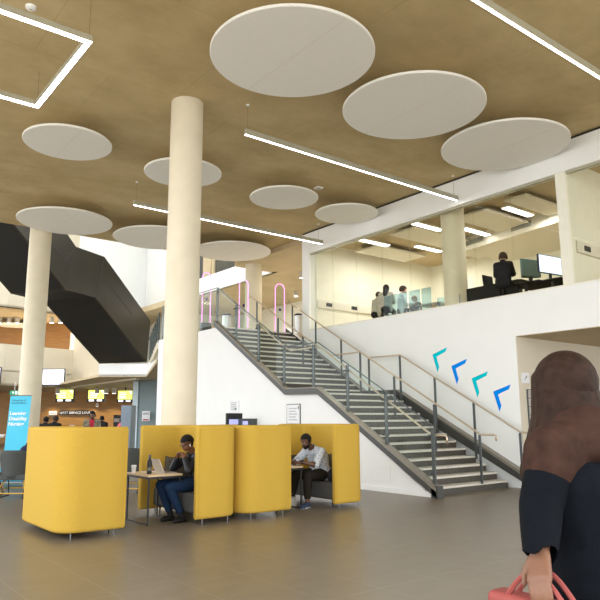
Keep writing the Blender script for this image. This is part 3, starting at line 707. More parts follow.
    # regions
    vs = [v.co.copy() for v in m2.vertices]; ns = [v.normal.copy() for v in m2.vertices]
    reg = []
    hc_ = hd-u*.01*sc
    for p in m2.polygons:
        c = p.center
        if (c-hc_).length < .135*sc and (c-(nk+ (hd-nk)*.35)).dot(u) > 0: reg.append('head'); continue
        best, br = 9e9, 'torso'
        for a, b, ra, rb, rg in segs:
            dd = seg_d(c, a, b, ra, rb)
            if dd < best: best, br = dd, rg
        reg.append(br)
    def extract(nm, mname, test, off, par=body):
        bm = bmesh.new(); mp = {}
        for p, r in zip(m2.polygons, reg):
            if test(p, r):
                fv = []
                for i in p.vertices:
                    if i not in mp: mp[i] = bm.verts.new(vs[i]+ns[i]*(off(vs[i]) if callable(off) else off))
                    fv.append(mp[i])
                bm.faces.new(fv)
        if not bm.faces: bm.free(); return None
        mm = bpy.data.meshes.new(nm); bm.to_mesh(mm); bm.free(); mm.materials.append(M[mname])
        mm.polygons.foreach_set('use_smooth', [True]*len(mm.polygons))
        oo = bpy.data.objects.new(nm, mm); COL.objects.link(oo); attach(oo, t)
        sd = oo.modifiers.new('thick', 'SOLIDIFY'); sd.thickness = .004; sd.offset = 1
        return oo
    for nm, mname, regs, off in clothes: extract(nm, mname, lambda p, r, regs=regs: r in regs, off)
    for s_, o_ in (('L', 'R'), ('R', 'L')):
        ma = g['an'+s_].lerp(g['to'+s_], .5); mo = g['an'+o_].lerp(g['to'+o_], .5)
        extract('shoe', shoe_m, lambda p, r: r == 'shoe' and (p.center-ma).length < (p.center-mo).length, .004)
    hf_ = hairfn or (lambda x, y, z: z > .045 or (y < -.0 and z > -.05) or (y < .03 and z > .0 and abs(x) > .06 and z > .01))
    def loc(c): d = c-hd; return d.dot(side_h)/sc, d.dot(f)/sc, d.dot(u)/sc
    hair_off = J.get('hair_off', .012)
    extract('hair', hair, lambda p, r: r == 'head' and hf_(*loc(p.center)), hair_off)
    if face:
        for s in (-1, 1):
            e = MB().ellip(hd+u*.008*sc+f*.083*sc+side_h*s*.031*sc, side_h, f, u, .0125*sc, .009*sc, .009*sc, 10, 6).build('eye', 'eye', t, smooth='all')
            MB().ellip(hd+u*.007*sc+f*.0905*sc+side_h*s*.031*sc, side_h, f, u, .006*sc, .003*sc, .006*sc, 8, 4).build('iris', 'iris', e, smooth='all')
        MB().ellip(hd-u*.061*sc+f*.0945*sc, side_h, f, u, .021*sc, .006*sc, .007*sc, 12, 6).build('lips', 'lips', t, smooth='all')
    if extras: extras(t, hd, f, side_h, u, extract, loc)
    return t

def P3(q, Y): return tuple(ony(q[0], q[1], Y))
# --- woman in the booth
J = dict(base=(5.35, 9.62, 0), pelvis=(5.42, 9.62, .55), chest=(5.40, 9.62, .86), neck=(5.30, 9.62, 1.03), head=(5.17, 9.58, 1.19), face=(-.85, -.12, -.42),
         shL=(5.35, 9.44, .97), shR=(5.35, 9.80, .97), elL=(5.08, 9.32, .775), elR=(5.05, 9.80, .79), wrL=(5.075, 9.46, .945), wrR=(5.055, 9.68, .95),
         hdL=(-.02, .45, .75), hdR=(-.02, -.45, .75), pnL=(1, .3, .2), pnR=(1, -.3, .2), thL=(1, 0, .1), thR=(1, 0, .1), curl=1.0,
         knL=(4.80, 9.42, .525), knR=(4.78, 9.68, .55), anL=(5.02, 9.41, .10), anR=(4.95, 9.66, .10), toL=(4.86, 9.36, 0.0), toR=(4.78, 9.63, 0.0))
def wx(t, hd, f, sh, u, extract, loc):
    MB().ellip(hd-f*.10+u*.01, sh, f, u, .05, .04, .05, 14, 8).build('hair_bun', 'hairblack', t, smooth='all')
    e = hd-u*.02+f*.012; s = -1
    for s in (-1, 1): MB().capsule(e+sh*s*.087, e+sh*s*.087+f*.012-u*.03, .009, .006).build('earbud', 'white_ink', t, smooth='all')
    for s in (-1, 1):
        c = hd+u*.005+f*.105+sh*s*.033
        gl = MB().tube([c+sh*.024*math.cos(a)+u*.019*math.sin(a) for a in [2*PI*i/16 for i in range(16)]], .0028, 6, True)
        gl.tube([c+sh*s*.024, hd+u*.01-f*.005+sh*s*.085], .0028, 6)
        if s == 1: gl.tube([c-sh*.024, c-sh*.042], .0028, 6)
        gl.build('glasses', 'black', t)
    extract('shirt_cuff', 'navy', lambda p, r: r == 'forearm' and min((p.center-Vector(J['wrL'])).length, (p.center-Vector(J['wrR'])).length) < .055, .0075)
person('person', 'woman with glasses and black leather jacket resting her chin on her hands at the laptop', J, 'skin', 'hairblack',
       [('jacket', 'leather', ('torso', 'arm', 'forearm'), .012), ('trousers', 'denim', ('legs',), .010), ('socks', 'blackcloth', ('ankle',), .004)], voxel=.0062, sc=1.03, bulk=1.05, extras=wx, shoe_m='shoeblack',
       hairfn=lambda x, y, z: z > .022+.38*max(0, y) and (y > -.01 or z > -.06) and (y < .02 or z > .045) or (y < -.01 and z > -.06))
J1 = J
# --- man in the booth
J = dict(base=(7.85, 9.62, 0), pelvis=(8.02, 9.62, .56), chest=(7.93, 9.62, .87), neck=(7.80, 9.62, 1.03), head=(7.62, 9.57, 1.16), face=(-.86, -.22, -.46),
         shL=(7.86, 9.42, .96), shR=(7.83, 9.83, .96), elL=(7.62, 9.30, .745), elR=(7.58, 9.86, .76), wrL=(7.42, 9.44, .80), wrR=(7.38, 9.72, .80),
         hdL=(-.95, .25, -.1), hdR=(-.95, -.25, -.1), pnL=(0, 0, -1), pnR=(0, 0, -1), thL=(0, 1, .3), thR=(0, -1, .3), curl=.55,
         knL=(7.55, 9.44, .55), knR=(7.56, 9.80, .55), anL=(7.54, 9.44, .10), anR=(7.50, 9.86, .10), toL=(7.33, 9.36, 0), toR=(7.30, 9.84, 0))
def mx_(t, hd, f, sh, u, extract, loc):
    extract('beard', 'hairblack', lambda p, r: r == 'head' and (lambda x, y, z: z < -.045 and y > -.01 and not (abs(x) < .024 and -.07 < z < -.05) and y > .0)(*loc(p.center)), .009)
    extract('watch_strap', 'black', lambda p, r: r in ('forearm', 'skin') and (p.center-Vector(J['wrL'])).length < .036, .004)
    for s in ('L', 'R'):
        an = Vector(J['an'+s]); to = Vector(J['to'+s]); fd = (to-an); fd.z = 0; fd.normalize(); sd = Vector((-fd.y, fd.x, 0)); c = Vector((an.x, an.y, 0))
        MB().prism([c-fd*.085+sd*.03, c-fd*.085-sd*.03, c+fd*.12-sd*.045, c+fd*.20-sd*.028, c+fd*.225, c+fd*.20+sd*.028, c+fd*.12+sd*.045], (0, 0, .03)).build('shoe_sole', 'sole', t, bevel=.008)
person('person', 'bearded man in a pale patterned shirt leaning over the right booth table', J, 'skin2', 'hairblack',
       [('shirt', 'shirt', ('torso', 'arm'), .014), ('trousers', 'blacktrouser', ('legs',), .012)], voxel=.0062, sc=1.05, bulk=1.06, extras=mx_, shoe_m='shoe',
       hairfn=lambda x, y, z: z > .04+.42*max(0, y) or (y < -.02 and z > -.03) or (abs(x) > .06 and -.015 < z and y < .03))

# --- generic poses
def pose(base, ang, h=1.72, sit=None, lean=0, arms='down'):
    s = h/1.72; F = Vector((math.sin(ang), math.cos(ang), 0)); Rr = Vector((F.y, -F.x, 0)); Z = Vector((0, 0, 1)); b = Vector(base)
    ph = (.92*s if sit is None else sit+.10)
    pel = b+Z*ph; ln = math.sin(lean)*.5
    che = pel+Z*.36*s+F*.36*s*ln; nk = pel+Z*.55*s+F*.58*s*ln; hd = nk+Z*.13*s+F*(.05+.1*ln)*s
    d = dict(base=b, pelvis=pel, chest=che, neck=nk, head=hd, face=F-Z*.1)
    for sg, k in ((-1, 'L'), (1, 'R')):
        sh = nk-Z*.075*s+Rr*sg*.175*s; d['sh'+k] = sh
        if arms == 'down': el = sh-Z*.27*s+Rr*sg*.05-F*.03; wr = el-Z*.24*s+F*.06; d['th'+k] = F; d['pn'+k] = -Rr*sg
        elif arms == 'swing': el = sh-Z*.26*s+Rr*sg*.05+F*.12*sg; wr = el-Z*.2*s+F*(.12+.1*sg); d['th'+k] = F; d['pn'+k] = -Rr*sg
        else: el = sh-Z*.25*s+Rr*sg*.05+F*.1; wr = el+F*.24*s-Rr*sg*.08+Z*.02; d['th'+k] = -Rr*sg+Z*.4; d['pn'+k] = -Z
        d['el'+k] = el; d['wr'+k] = wr
        if sit is None:
            st_ = .0 if arms != 'swing' else .2*sg
            an = b+Rr*sg*.1*s+F*(-st_)+Z*.09; kn = b+Rr*sg*.1*s+F*(.03-st_*.4)+Z*.49*s
        else:
            kn = b+Rr*sg*.13*s+F*.42*s+Z*(sit+.07); an = b+Rr*sg*.13*s+F*.40*s+Z*.09
        d['kn'+k] = kn; d['an'+k] = an; d['to'+k] = Vector((an.x, an.y, b.z))+F*.18*s
    return d
CAMB = YAW  # bearing of the camera axis

# --- walking woman close on the right
wp = ond(590, 408, 2.28); wb = (wp.x, wp.y, 0)
J = pose(wb, YAW-.62, 1.78, None, .12, 'down'); J['face'] = Vector((math.sin(YAW-1.0), math.cos(YAW-1.0), -.12)); J['hair_off'] = .02
J['elL'] = ond(541, 506, 2.16); J['wrL'] = ond(540, 552, 2.06); J['face'] = Vector((math.sin(YAW-.35), math.cos(YAW-.35), -.12))
def hx(t, hd, f, sh, u, extract, loc):
    rnd = random.Random(3)
    mb = MB(); dn = Vector((0, 0, -1))
    mb.ellip(hd+u*.025-f*.02, sh, f, u, .098, .112, .108, 24, 14)
    for k in range(17):          # locks falling from the crown over the shoulders, wider at the right where they swing
        a = -2.3+4.6*k/16
        o0 = (-f*math.cos(a)*.075+sh*math.sin(a)*.07); o1 = (-f*math.cos(a)*.10+sh*math.sin(a)*.085); w_ = .05+.09*max(0, math.sin(a))
        p0 = hd+u*.05+o0; p1 = hd-u*.09+o1; p2 = hd+o1*1.75+sh*w_*.6+dn*(.26+.04*rnd.random()); p3 = hd+o1*2.15+sh*w_*1.5+dn*(.40+.05*rnd.random())
        mb.capsule(p0, p1, .036, .036); mb.capsule(p1, p2, .036, .036); mb.capsule(p2, p3, .036, .018)
    bmesh.ops.recalc_face_normals(mb.bm, faces=mb.bm.faces[:])
    ob = mb.build('long_hair', 'hairbrown', t, smooth='all')
    r = ob.modifiers.new('r', 'REMESH'); r.mode = 'VOXEL'; r.voxel_size = .008; r.use_smooth_shade = True
    s = ob.modifiers.new('s', 'SMOOTH'); s.iterations = 3
    nk = Vector(J['neck']); mb = MB()
    for k in range(3):           # loosely wound shawl over the shoulders
        mb.tube([nk+Vector((0, 0, .02-.045*k))+(sh*math.cos(a)*(.09+.03*k)+f*math.sin(a)*(.095+.02*k))+u*(.012*math.sin(2*a+k)) for a in [2*PI*i/32 for i in range(32)]], .042, 8, True)
    for kk in ('shL', 'shR'):
        e = Vector(J[kk]); mb.capsule(nk-Vector((0, 0, .05)), e, .115, .098); mb.capsule(e, e.lerp(Vector(J['el'+kk[2]]), .28), .098, .088)
    bmesh.ops.recalc_face_normals(mb.bm, faces=mb.bm.faces[:])
    ob = mb.build('shawl', 'brown', t, smooth='all')
    r = ob.modifiers.new('r', 'REMESH'); r.mode = 'VOXEL'; r.voxel_size = .01; r.use_smooth_shade = True
    s = ob.modifiers.new('s', 'SMOOTH'); s.iterations = 5
    # coat skirt
    pl = Vector(J['pelvis']); mb = MB(); rings = []
    for k in range(9):
        a = k/8; z_ = pl.z+.25-a*.78
        rx, ry = .19+.10*a, .155+.12*a
        rings.append([mb.bm.verts.new((pl.x-f.x*.06*a+math.cos(q)*rx*(1+.04*math.sin(5*q)*a), pl.y-f.y*.06*a+math.sin(q)*ry*(1+.04*math.sin(5*q)*a), z_)) for q in [2*PI*i/40 for i in range(40)]])
    for A_, B_ in zip(rings, rings[1:]):
        for i in range(40): mb.bm.faces.new((A_[i], A_[(i+1) % 40], B_[(i+1) % 40], B_[i]))
    ob = mb.build('coat_skirt', 'coat', t, smooth='all'); sd = ob.modifiers.new('th', 'SOLIDIFY'); sd.thickness = .008
person('person', 'passer-by with long brown hair and long dark coat walking past at far right', J, 'skin', 'hairbrown',
       [('coat', 'coat', ('torso', 'arm', 'forearm'), .02), ('trousers', 'blackcloth', ('legs', 'ankle'), .012)], voxel=.0075, sc=1.02, extras=hx)
JW = J
wl = Vector(J['wrL']); bf = Vector((math.sin(YAW-.62), math.cos(YAW-.62), 0)); bs = Vector((bf.y, -bf.x, 0)); hc2 = wl-Vector((0, 0, .075))-bs*.01
t = thing('tote_bag', (hc2.x, hc2.y, hc2.z-.4), 'dull red bag hanging from the hand of the passer-by at far right', 'bag')
MB().obox(hc2-Vector((0, 0, .185)), bf, bs, (0, 0, 1), .17, .045, .13).build('body', 'bagred', t, bevel=.02)
for sx_ in (-.025, .025): MB().tube([hc2+bs*sx_+bf*(-.1+.2*k/12)+Vector((0, 0, -.06+.08*math.sin(PI*k/12))) for k in range(13)], .008, 6).build('handle', 'bagred', t)

def simple(xy, z, ang, h, sit, label, skin, hair, top, arms='front', lean=.1, group=None, mt='blackcloth', voxel=.016, face=True, topname='jacket', hair_off=.014, longh=False, extra=None):
    Jp = pose((xy[0], xy[1], z), ang, h, sit, lean, arms); Jp['hair_off'] = hair_off
    def ex(t, hd, f, sh, u, extract, loc):
        if longh: MB().capsule(hd-f*.03+u*.02, hd-f*.09-u*.22, .10, .085).build('long_hair', hair, t, smooth='all')
        if extra: extra(t, hd, f, sh, u, extract, loc)
    return person('person', label, Jp, skin, hair, [(topname, top, ('torso', 'arm', 'forearm'), .016), ('trousers', mt, ('legs', 'ankle'), .01)], group, voxel, 1.0*h/1.72, extras=ex, face=face)

# ------------------------------------------------------------------ stair head: neon gates, bins
for k, (xa, xb2, yt, yb_, lab) in enumerate(((201.8, 210, 272.5, 322.5, 'pink neon-edged glass gate beside the top left stair post'), (239, 247.8, 279.5, 328.5, 'pink neon-edged glass gate in front of the column at the stair head'), (275.2, 284.4, 284, 332.5, 'pink neon-edged glass gate at the right of the stair head'))):
    Yg = 18.6
    a = ony(xa, yb_, Yg); b = ony(xb2, yb_, Yg); tp = ony((xa+xb2)/2, yt, Yg)
    x0, x1, z0_, z1_ = a.x, b.x, min(a.z, b.z), tp.z; w = (x1-x0)/2; xc = (x0+x1)/2
    t = thing('security_gate', (xc, Yg, ZF), lab, 'gate', 'neon security gates')
    pts = [(x0, Yg, z0_), (x0, Yg, z1_-w)] + [(xc-w*math.cos(q*PI/12), Yg, z1_-w+w*math.sin(q*PI/12)) for q in range(1, 12)] + [(x1, Yg, z1_-w), (x1, Yg, z0_)]
    MB().tube(pts, .016, 8, True).build('neon_loop', 'neon', t, smooth='all')
    MB().prism(pts, (0, .012, 0)).build('glass_panel', 'glass', t)
    MB().frustum((xc, Yg-.012, (z0_+z1_)/2-.05), (xc, Yg-.003, (z0_+z1_)/2-.05), .05, .05, 16).build('sticker', 'purple', t)
    MB().box(x0-.02, x1+.02, Yg-.06, Yg+.06, ZF, z0_).build('base', 'post', t)
for (px, yt, lab) in ((226.5, 316, 'brushed steel bin standing behind the stair head, left'), (299, 316, 'brushed steel bin with dark lid by the white wall end at the stair head')):
    p = ony(px, 322, 19.8 if px < 250 else 18.1); t = thing('litter_bin', (p.x, p.y, ZF), lab, 'bin', 'steel bins at the stair head')
    zt = ony(px, yt, p.y).z
    MB().frustum((p.x, p.y, ZF), (p.x, p.y, zt), .17, .17, 24).build('body', 'silver', t, smooth=True)
    MB().lathe([(.175, 0), (.175, .05), (.12, .08)], (p.x, p.y, zt), 24).build('lid', 'black', t, smooth=True)
def downlight(p, lab, zc, r=.1, hgt=.26):
    t = thing('downlight', (p[0], p[1], zc), lab, 'downlight', 'cylinder downlights')
    MB().frustum((p[0], p[1], zc-hgt), (p[0], p[1], zc), r, r, 20).build('body', 'signgrey', t, smooth=True)
    MB().frustum((p[0], p[1], zc-hgt-.004), (p[0], p[1], zc-hgt), r*.8, r*.8, 16).build('lens', 'ledsoft', t)
for q, lab in (((301.5, 272), 'cylinder downlight nearest the white wall corner above the stair head'), ((296, 291), 'lower cylinder downlight above the stair head')):
    downlight(onz(*q, 7.6), lab, 7.6)

# ------------------------------------------------------------------ black stair in the atrium
aB = YAW+math.radians(18.5); av = Vector((math.sin(aB), math.cos(aB), 0)); cv = Vector((av.y, -av.x, 0))   # cv to the right of descent
P0 = ond(147, 362, 31.9)
def sp(x, y): return onp(x, y, P0, cv)
bk = thing('suspended_stair', (P0.x, P0.y, ZF), 'black suspended stair with folded bronze side panel crossing the atrium at left', 'staircase')
low = [sp(*q) for q in ((147, 362), (95.5, 297.6), (65.5, 289.3), (16, 226.5), (-30, 168))]
topq = [sp(*q) for q in ((30, 176), (68, 235), (76, 246.7), (104.5, 256.8), (150.5, 321))]
W = 2.75
side_poly = low + topq
MB().prism(side_poly, cv*-.1).build('side_panel', 'stairside', bk)
MB().prism([p-cv*W for p in side_poly], cv*.1).build('side_panel', 'stairside', bk)
mb = MB()
for a, b in zip(low, low[1:]): mb.prism([a-cv*.1, b-cv*.1, b-cv*(W-.1), a-cv*(W-.1)], (0, 0, .25))
mb.build('soffit', 'stairsoffit', bk)
# panel joints on the side
for qa, qb in (((64, 262.6), (76, 247)), ((95.5, 297), (104.4, 257.5)), ((65.6, 289), (72, 268)), ((72, 268), (50, 243)), ((103, 277), (132, 314))):
    a, b = sp(*qa), sp(*qb); d = (b-a)
    MB().obox((a+b)/2+cv*.004, d, cv, d.cross(cv), d.length/2, .006, .018).build('panel_joint', 'gap', bk)

# glass balustrade on the walkway
bl = thing('walkway_balustrade', (e2.x, e2.y, 4.32), 'glass balustrade on the white walkway edge beside the black stair foot', 'balustrade')
pa, pb = Vector((10.45, 21.7, 4.32)), Vector((e2.x, e2.y-.15, 4.32)); dv = (pb-pa); L_ = dv.length; dn = dv.normalized(); nn = Vector((dn.y, -dn.x, 0))
nP = 6
for k in range(nP):
    a = pa+dn*(L_*k/nP+.03); b = pa+dn*(L_*(k+1)/nP-.03)
    MB().prism([a, b, b+Vector((0, 0, 1.05)), a+Vector((0, 0, 1.05))], nn*.02).build('glass_panel', 'glass', bl)
    MB().obox(pa+dn*(L_*k/nP)+Vector((0, 0, .55)), dn, nn, (0, 0, 1), .025, .03, .55).build('post', 'post', bl)
MB().tube([pa+Vector((0, 0, 1.1)), pb+Vector((0, 0, 1.1))], .025, 8).build('handrail', 'post', bl)

# ------------------------------------------------------------------ reception zone
def fr(x, D):  # local frame at depth D facing the camera: point, right, up
    p = ond(x, 408, D); return p
def tv(x0, x1, y0, y1, D, label, scr, group, name='wall_screen', bez=.06):
    xr_ = hr; a = ond(x0, y1, D); b = ond(x1, y0, D); w = (b-a).dot(hr); h = b.z-a.z; c = a+hr*w/2+Vector((0, 0, h/2))
    t = thing(name, (c.x, c.y, a.z), label, 'screen', group)
    MB().obox(c+hf*.05, hr, hf, (0, 0, 1), w/2, .05, h/2).build('bezel', 'black', t)
    MB().obox(c+hf*.2, hr, hf, (0, 0, 1), w*.1, .12, h*.15).build('bracket', 'black', t)
    return t, c, w, h
for i, (x0, x1, y0, y1, lab) in enumerate(((55.3, 74.6, 389.5, 402, 'lime green menu screen at the left above the reception counter'), (86.8, 105.3, 389.8, 402, 'lime green menu screen in the middle above the reception counter'), (116.6, 133.5, 390.5, 402.5, 'lime green menu screen at the right end, cut by the slate wall'))):
    t, c, w, h = tv(x0, x1, y0, y1, 41.5, lab, 'yscreen', 'lime menu screens')
    s = MB().obox(c-hf*.003+Vector((0, 0, .09)), hr, hf, (0, 0, 1), w/2-.07, .004, h*.36).build('display', 'yscreen', t)
    for dx in (-.25, .2): MB().obox(c-hf*.006+hr*dx*w+Vector((0, 0, -h*.37)), hr, hf, (0, 0, 1), w*.14, .002, h*.07).build('caption_bar', 'wscreen', t)
    MB().prism([c-hf*.009+hr*(w*.40)+Vector((0, 0, h*.45)), c-hf*.009+hr*(w*.22)+Vector((0, 0, h*.45)), c-hf*.009+hr*(w*.40)+Vector((0, 0, h*.15))], -hf*.002).build('corner_graphic', 'wscreen', t)
    for k in range(4): MB().obox(c-hf*.008+hr*(-.15*w)+Vector((0, 0, h*(.30-.14*k))), hr, hf, (0, 0, 1), w*(.18+.03*(k % 2)), .001, .016).build('text_line', 'wscreen', t)
    MB().obox(c+hf*.1+Vector((0, 0, .45+h/2)), hr, hf, (0, 0, 1), .03, .03, .45).build('drop_pole', 'black', t)
for (x0, x1, y0, y1, D, lab) in ((41.5, 65, 368.7, 385.3, 38.3, 'white information screen on the cream wall right of the left column'), (-22, 1.2, 367, 383.5, 36.0, 'white information screen cut by the left picture edge')):
    t, c, w, h = tv(x0, x1, y0, y1, D, lab, 'screen', 'white information screens')
    MB().obox(c-hf*.003, hr, hf, (0, 0, 1), w/2-.04, .004, h/2-.05).build('display', 'screen', t)
    for k in range(3):
        for j in range(3): MB().obox(c-hf*.008+hr*w*(-.28+.28*j)+Vector((0, 0, h*(.22-.24*k))), hr, hf, (0, 0, 1), w*.08*(1+.3*((k+j) % 2)), .001, .03).build('text_line', 'mscreen', t)
    MB().obox(c-hf*.008+hr*w*-.2+Vector((0, 0, h*.36)), hr, hf, (0, 0, 1), w*.2, .001, .02).build('text_line', 'mscreen', t)
# lettered sign strip
a = ond(59, 414.2, 46.3); b = ond(90.5, 411, 46.3); w = (b-a).dot(hr); c = a+hr*w/2+Vector((0, 0, (b.z-a.z)/2))
t = thing('lettered_sign', tuple(c), 'long dark sign strip with white capitals on the wood panelling', 'sign')
MB().obox(c, hr, hf, (0, 0, 1), w/2, .03, .15).build('strip', 'black', t)
text_mesh('lettering', 'WEST SERVICE LOUNGE', .235, 'white_ink', c-hr*w*.485-hf*.034-Vector((0, 0, .085)), hr, (0, 0, 1), t, .003)
a = ond(49, 415, 46.2); t = thing('notice_plate', tuple(a), 'small white notice plate on the wood panelling left of the dark strip', 'sign')
MB().obox(a+hr*.27+Vector((0, 0, .13)), hr, hf, (0, 0, 1), .28, .02, .14).build('plate', 'paper', t); MB().obox(a+hr*.27-hf*.022+Vector((0, 0, .13)), hr, hf, (0, 0, 1), .2, .002, .04).build('text_line', 'greyink', t)
a = ond(97.2, 406.5, 46.2); t = thing('wall_speaker', tuple(a), 'small white speaker on the wood panelling under the middle lime screen', 'speaker')
MB().obox(a+Vector((0, 0, .1)), hr, hf, (0, 0, 1), .08, .05, .12).build('housing', 'white', t); MB().obox(a-hf*.052+Vector((0, 0, .08)), hr, hf, (0, 0, 1), .05, .002, .06).build('grille', 'vent', t)
# counter
dk = thing('reception_counter', tuple(ond(75, 408, 43)), 'dark reception counter in front of the wood panelled wall', 'counter')
p = ond(74, 408, 43.6); p.z = 0
MB().obox(p+Vector((0, 0, .5)), hr, hf, (0, 0, 1), 2.6, .3, .5).build('front', 'blackcloth', dk); MB().obox(p+Vector((0, 0, 1.02)), hr, hf, (0, 0, 1), 2.7, .36, .025).build('countertop', 'darkwood', dk)
p = ond(72, 424.5, 43.4); o = MB().obox((p.x, p.y, 1.15), hr, hf, (0, 0, 1), .16, .03, .1).build('counter_card', 'paper'); tag(o, 'white card standing on the dark reception counter', 'card')
# people at the counter (seen over the nearest booth)
pp = ond(45.0, 418, 23); simple((pp.x, pp.y), 0, YAW+.3, 1.69, None, 'person in black, back turned, left of the queue at reception', 'skin2', 'hairblack', 'blackcloth', 'down', voxel=.02, group='people at reception')
pp = ond(54.5, 418, 22.5); simple((pp.x, pp.y), 0, YAW+.2, 1.72, None, 'person in a dark green-black jacket, second from the left at reception', 'skin2', 'hairdark', 'camo' if False else 'blackcloth', 'front', voxel=.02, group='people at reception')
def redtop(t, hd, f, sh, u, extract, loc): extract('red_top', 'red', lambda p, r: r == 'torso' and abs((p.center-hd).dot(sh)) < .075 and (p.center-hd).dot(f) > .0, .024)
pp = ond(92.3, 418, 22); simple((pp.x, pp.y), 0, YAW+PI-.3, 1.86, None, 'person in a red top and open mottled jacket facing us at reception', 'skin2', 'hairblack', 'camo', 'down', voxel=.018, group='people at reception', extra=redtop)
pp = ond(101.8, 418, 28); simple((pp.x, pp.y), 0, YAW-.2, 1.74, None, 'person in black, back turned, right of the one in the red top', 'skin2', 'hairblack', 'blackcloth', 'down', voxel=.02, group='people at reception')
pp = ond(117, 424, 27); simple((pp.x, pp.y), 0, YAW+1.2, 1.62, None, 'person in pink-red top bending beside the grey-blue pod', 'fair', 'hairblack', 'pink', 'front', .5, voxel=.02, group='people at reception')
# pod, cabinet
a = ond(126.5, 408, 26); t = thing('privacy_pod', (a.x, a.y, 0), 'tall grey-blue upholstered pod beside the slate wall', 'pod')
z1_ = zat(126, 405.3, 26)
MB().obox((a.x, a.y, z1_/2+.04), hr, hf, (0, 0, 1), .2, .03, z1_/2-.04).build('front_panel', 'lav', t, bevel=.015)
b_ = a+hr*.2+hf*.3; MB().obox((b_.x, b_.y, z1_/2+.04), hf, hr, (0, 0, 1), .33, .03, z1_/2-.04).build('side_panel', 'bluewall', t, bevel=.015)
for s in (-.17, .17): MB().frustum((a.x+hr.x*s, a.y+hr.y*s, 0), (a.x+hr.x*s, a.y+hr.y*s, .09), .015, .015, 8).build('leg', 'chrome', t)
a = ond(119.5, 408, 44.6); t = thing('display_cabinet', (a.x, a.y, 0), 'black display cabinet with a lit shelf behind the pod', 'cabinet')
MB().obox((a.x, a.y, .95), hr, hf, (0, 0, 1), .3, .25, .95).build('carcass', 'black', t); 
for zz in (1.0, 1.55): MB().obox((a.x-hf.x*.26, a.y-hf.y*.26, zz), hr, hf, (0, 0, 1), .26, .02, .12).build('shelf', 'signgrey', t)
# slate wall sign
a = ond(146, 416, 33.9); t = thing('wall_notice', tuple(a), 'white wall notice with a red strip on the slate wall', 'notice')
MB().obox(a, hr, hf, (0, 0, 1), .2, .02, .25).build('plate', 'paper', t); MB().obox(a-hf*.022-Vector((0, 0, .19)), hr, hf, (0, 0, 1), .15, .002, .03).build('red_strip', 'red', t); MB().obox(a-hf*.022+Vector((0, 0, .12)), hr, hf, (0, 0, 1), .15, .002, .05).build('text_line', 'greyink', t)
# exit sign
a = ond(14.5, 392.8, 34); t = thing('exit_sign', tuple(a), 'small green running-man exit sign above the blue banner', 'sign')
MB().obox(a, hr, hf, (0, 0, 1), .24, .03, .11).build('box', 'green', t)
MB().obox(a-hf*.032+hr*.1, hr, hf, (0, 0, 1), .05, .002, .07).obox(a-hf*.032-hr*.05, (1, 0, .6), hf, (-.6, 0, 1), .03, .002, .06).build('pictogram', 'wscreen', t)
MB().frustum(a+Vector((0, 0, .11)), a+Vector((0, 0, ZP0-a.z)), .01, .01, 6).build('hanger', 'chrome', t)
# downlights
for q, lab in (((58.2, 384.5), 'downlight in front of the left lime screen'), ((97.5, 384.3), 'downlight over the middle lime screen'), ((106.5, 386.2), 'downlight between the middle and right lime screens'), ((114.5, 382), 'downlight nearest the slate wall end')):
    p = ond(*q, 41); downlight((p.x, p.y), lab, ZP0, .14, .34)
for q, lab in (((10, 313), 'gallery downlight left of the left column, lower'), ((18, 311), 'gallery downlight just left of the left column'), ((52, 318), 'gallery downlight just right of the left column'), ((61, 316), 'gallery downlight against the black stair edge'), ((0, 318), 'gallery downlight at the left picture edge')):
    p = ond(*q, 40.8); downlight((p.x, p.y), lab, ZG, .15, .4)
p = ond(14, 326, 42.2); o = MB().lathe([(1.15, ZG-.35), (1.15, ZG-.28)], (p.x, p.y, 0), 40).build('gallery_disc', 'disc'); tag(o, 'white disc under the gallery ceiling behind the left column', 'ceiling disc')

# ------------------------------------------------------------------ banner, chairs at left
D = 17.2
bA, bB, bC, bD = ond(6.6, 448.5, D), ond(29.2, 449.5, D), ond(32, 395.6, D), ond(11, 396.2, D)
bn = thing('banner', (bA.x, bA.y, 0), 'sky blue roll-up banner with white heading in front of the left column', 'banner')
wB = (bC-bD).dot(hr); cx = (ond(20.3, 408, D)); zt = bC.z
cb = Vector((cx.x, cx.y, 0)); sl = -.085   # leaning slightly in the picture plane
def bp_(u, v): return cb+hr*(u*wB/2 + (v-1)*.1) + Vector((0, 0, v*zt))
MB().prism([bp_(-1, .03), bp_(1, .03), bp_(1, 1), bp_(-1, 1)], hf*.006).build('print', 'banner', bn)
MB().tube([bp_(-1.02, 1), bp_(1.02, 1)], .014, 8).build('top_bar', 'chrome', bn)
MB().obox(cb-hr*.1+Vector((0, 0, .04)), hr, hf, (0, 0, 1), wB/2+.02, .09, .04).build('cassette', 'silver', bn)
yv = (bp_(0, 1)-bp_(0, 0)).normalized()
for k, w_ in enumerate(('Learning', 'Disability', 'Nursing')): text_mesh('heading', w_, .125, 'white_ink', bp_(-.90, .775-.062*k)-hf*.003, hr, yv, bn, .001, bold=.004)
for k, w_ in enumerate(('University of', 'Southampton')): text_mesh('logo', w_, .072, 'ink', bp_(-.84, .935-.03*k)-hf*.003, hr, yv, bn, .001)
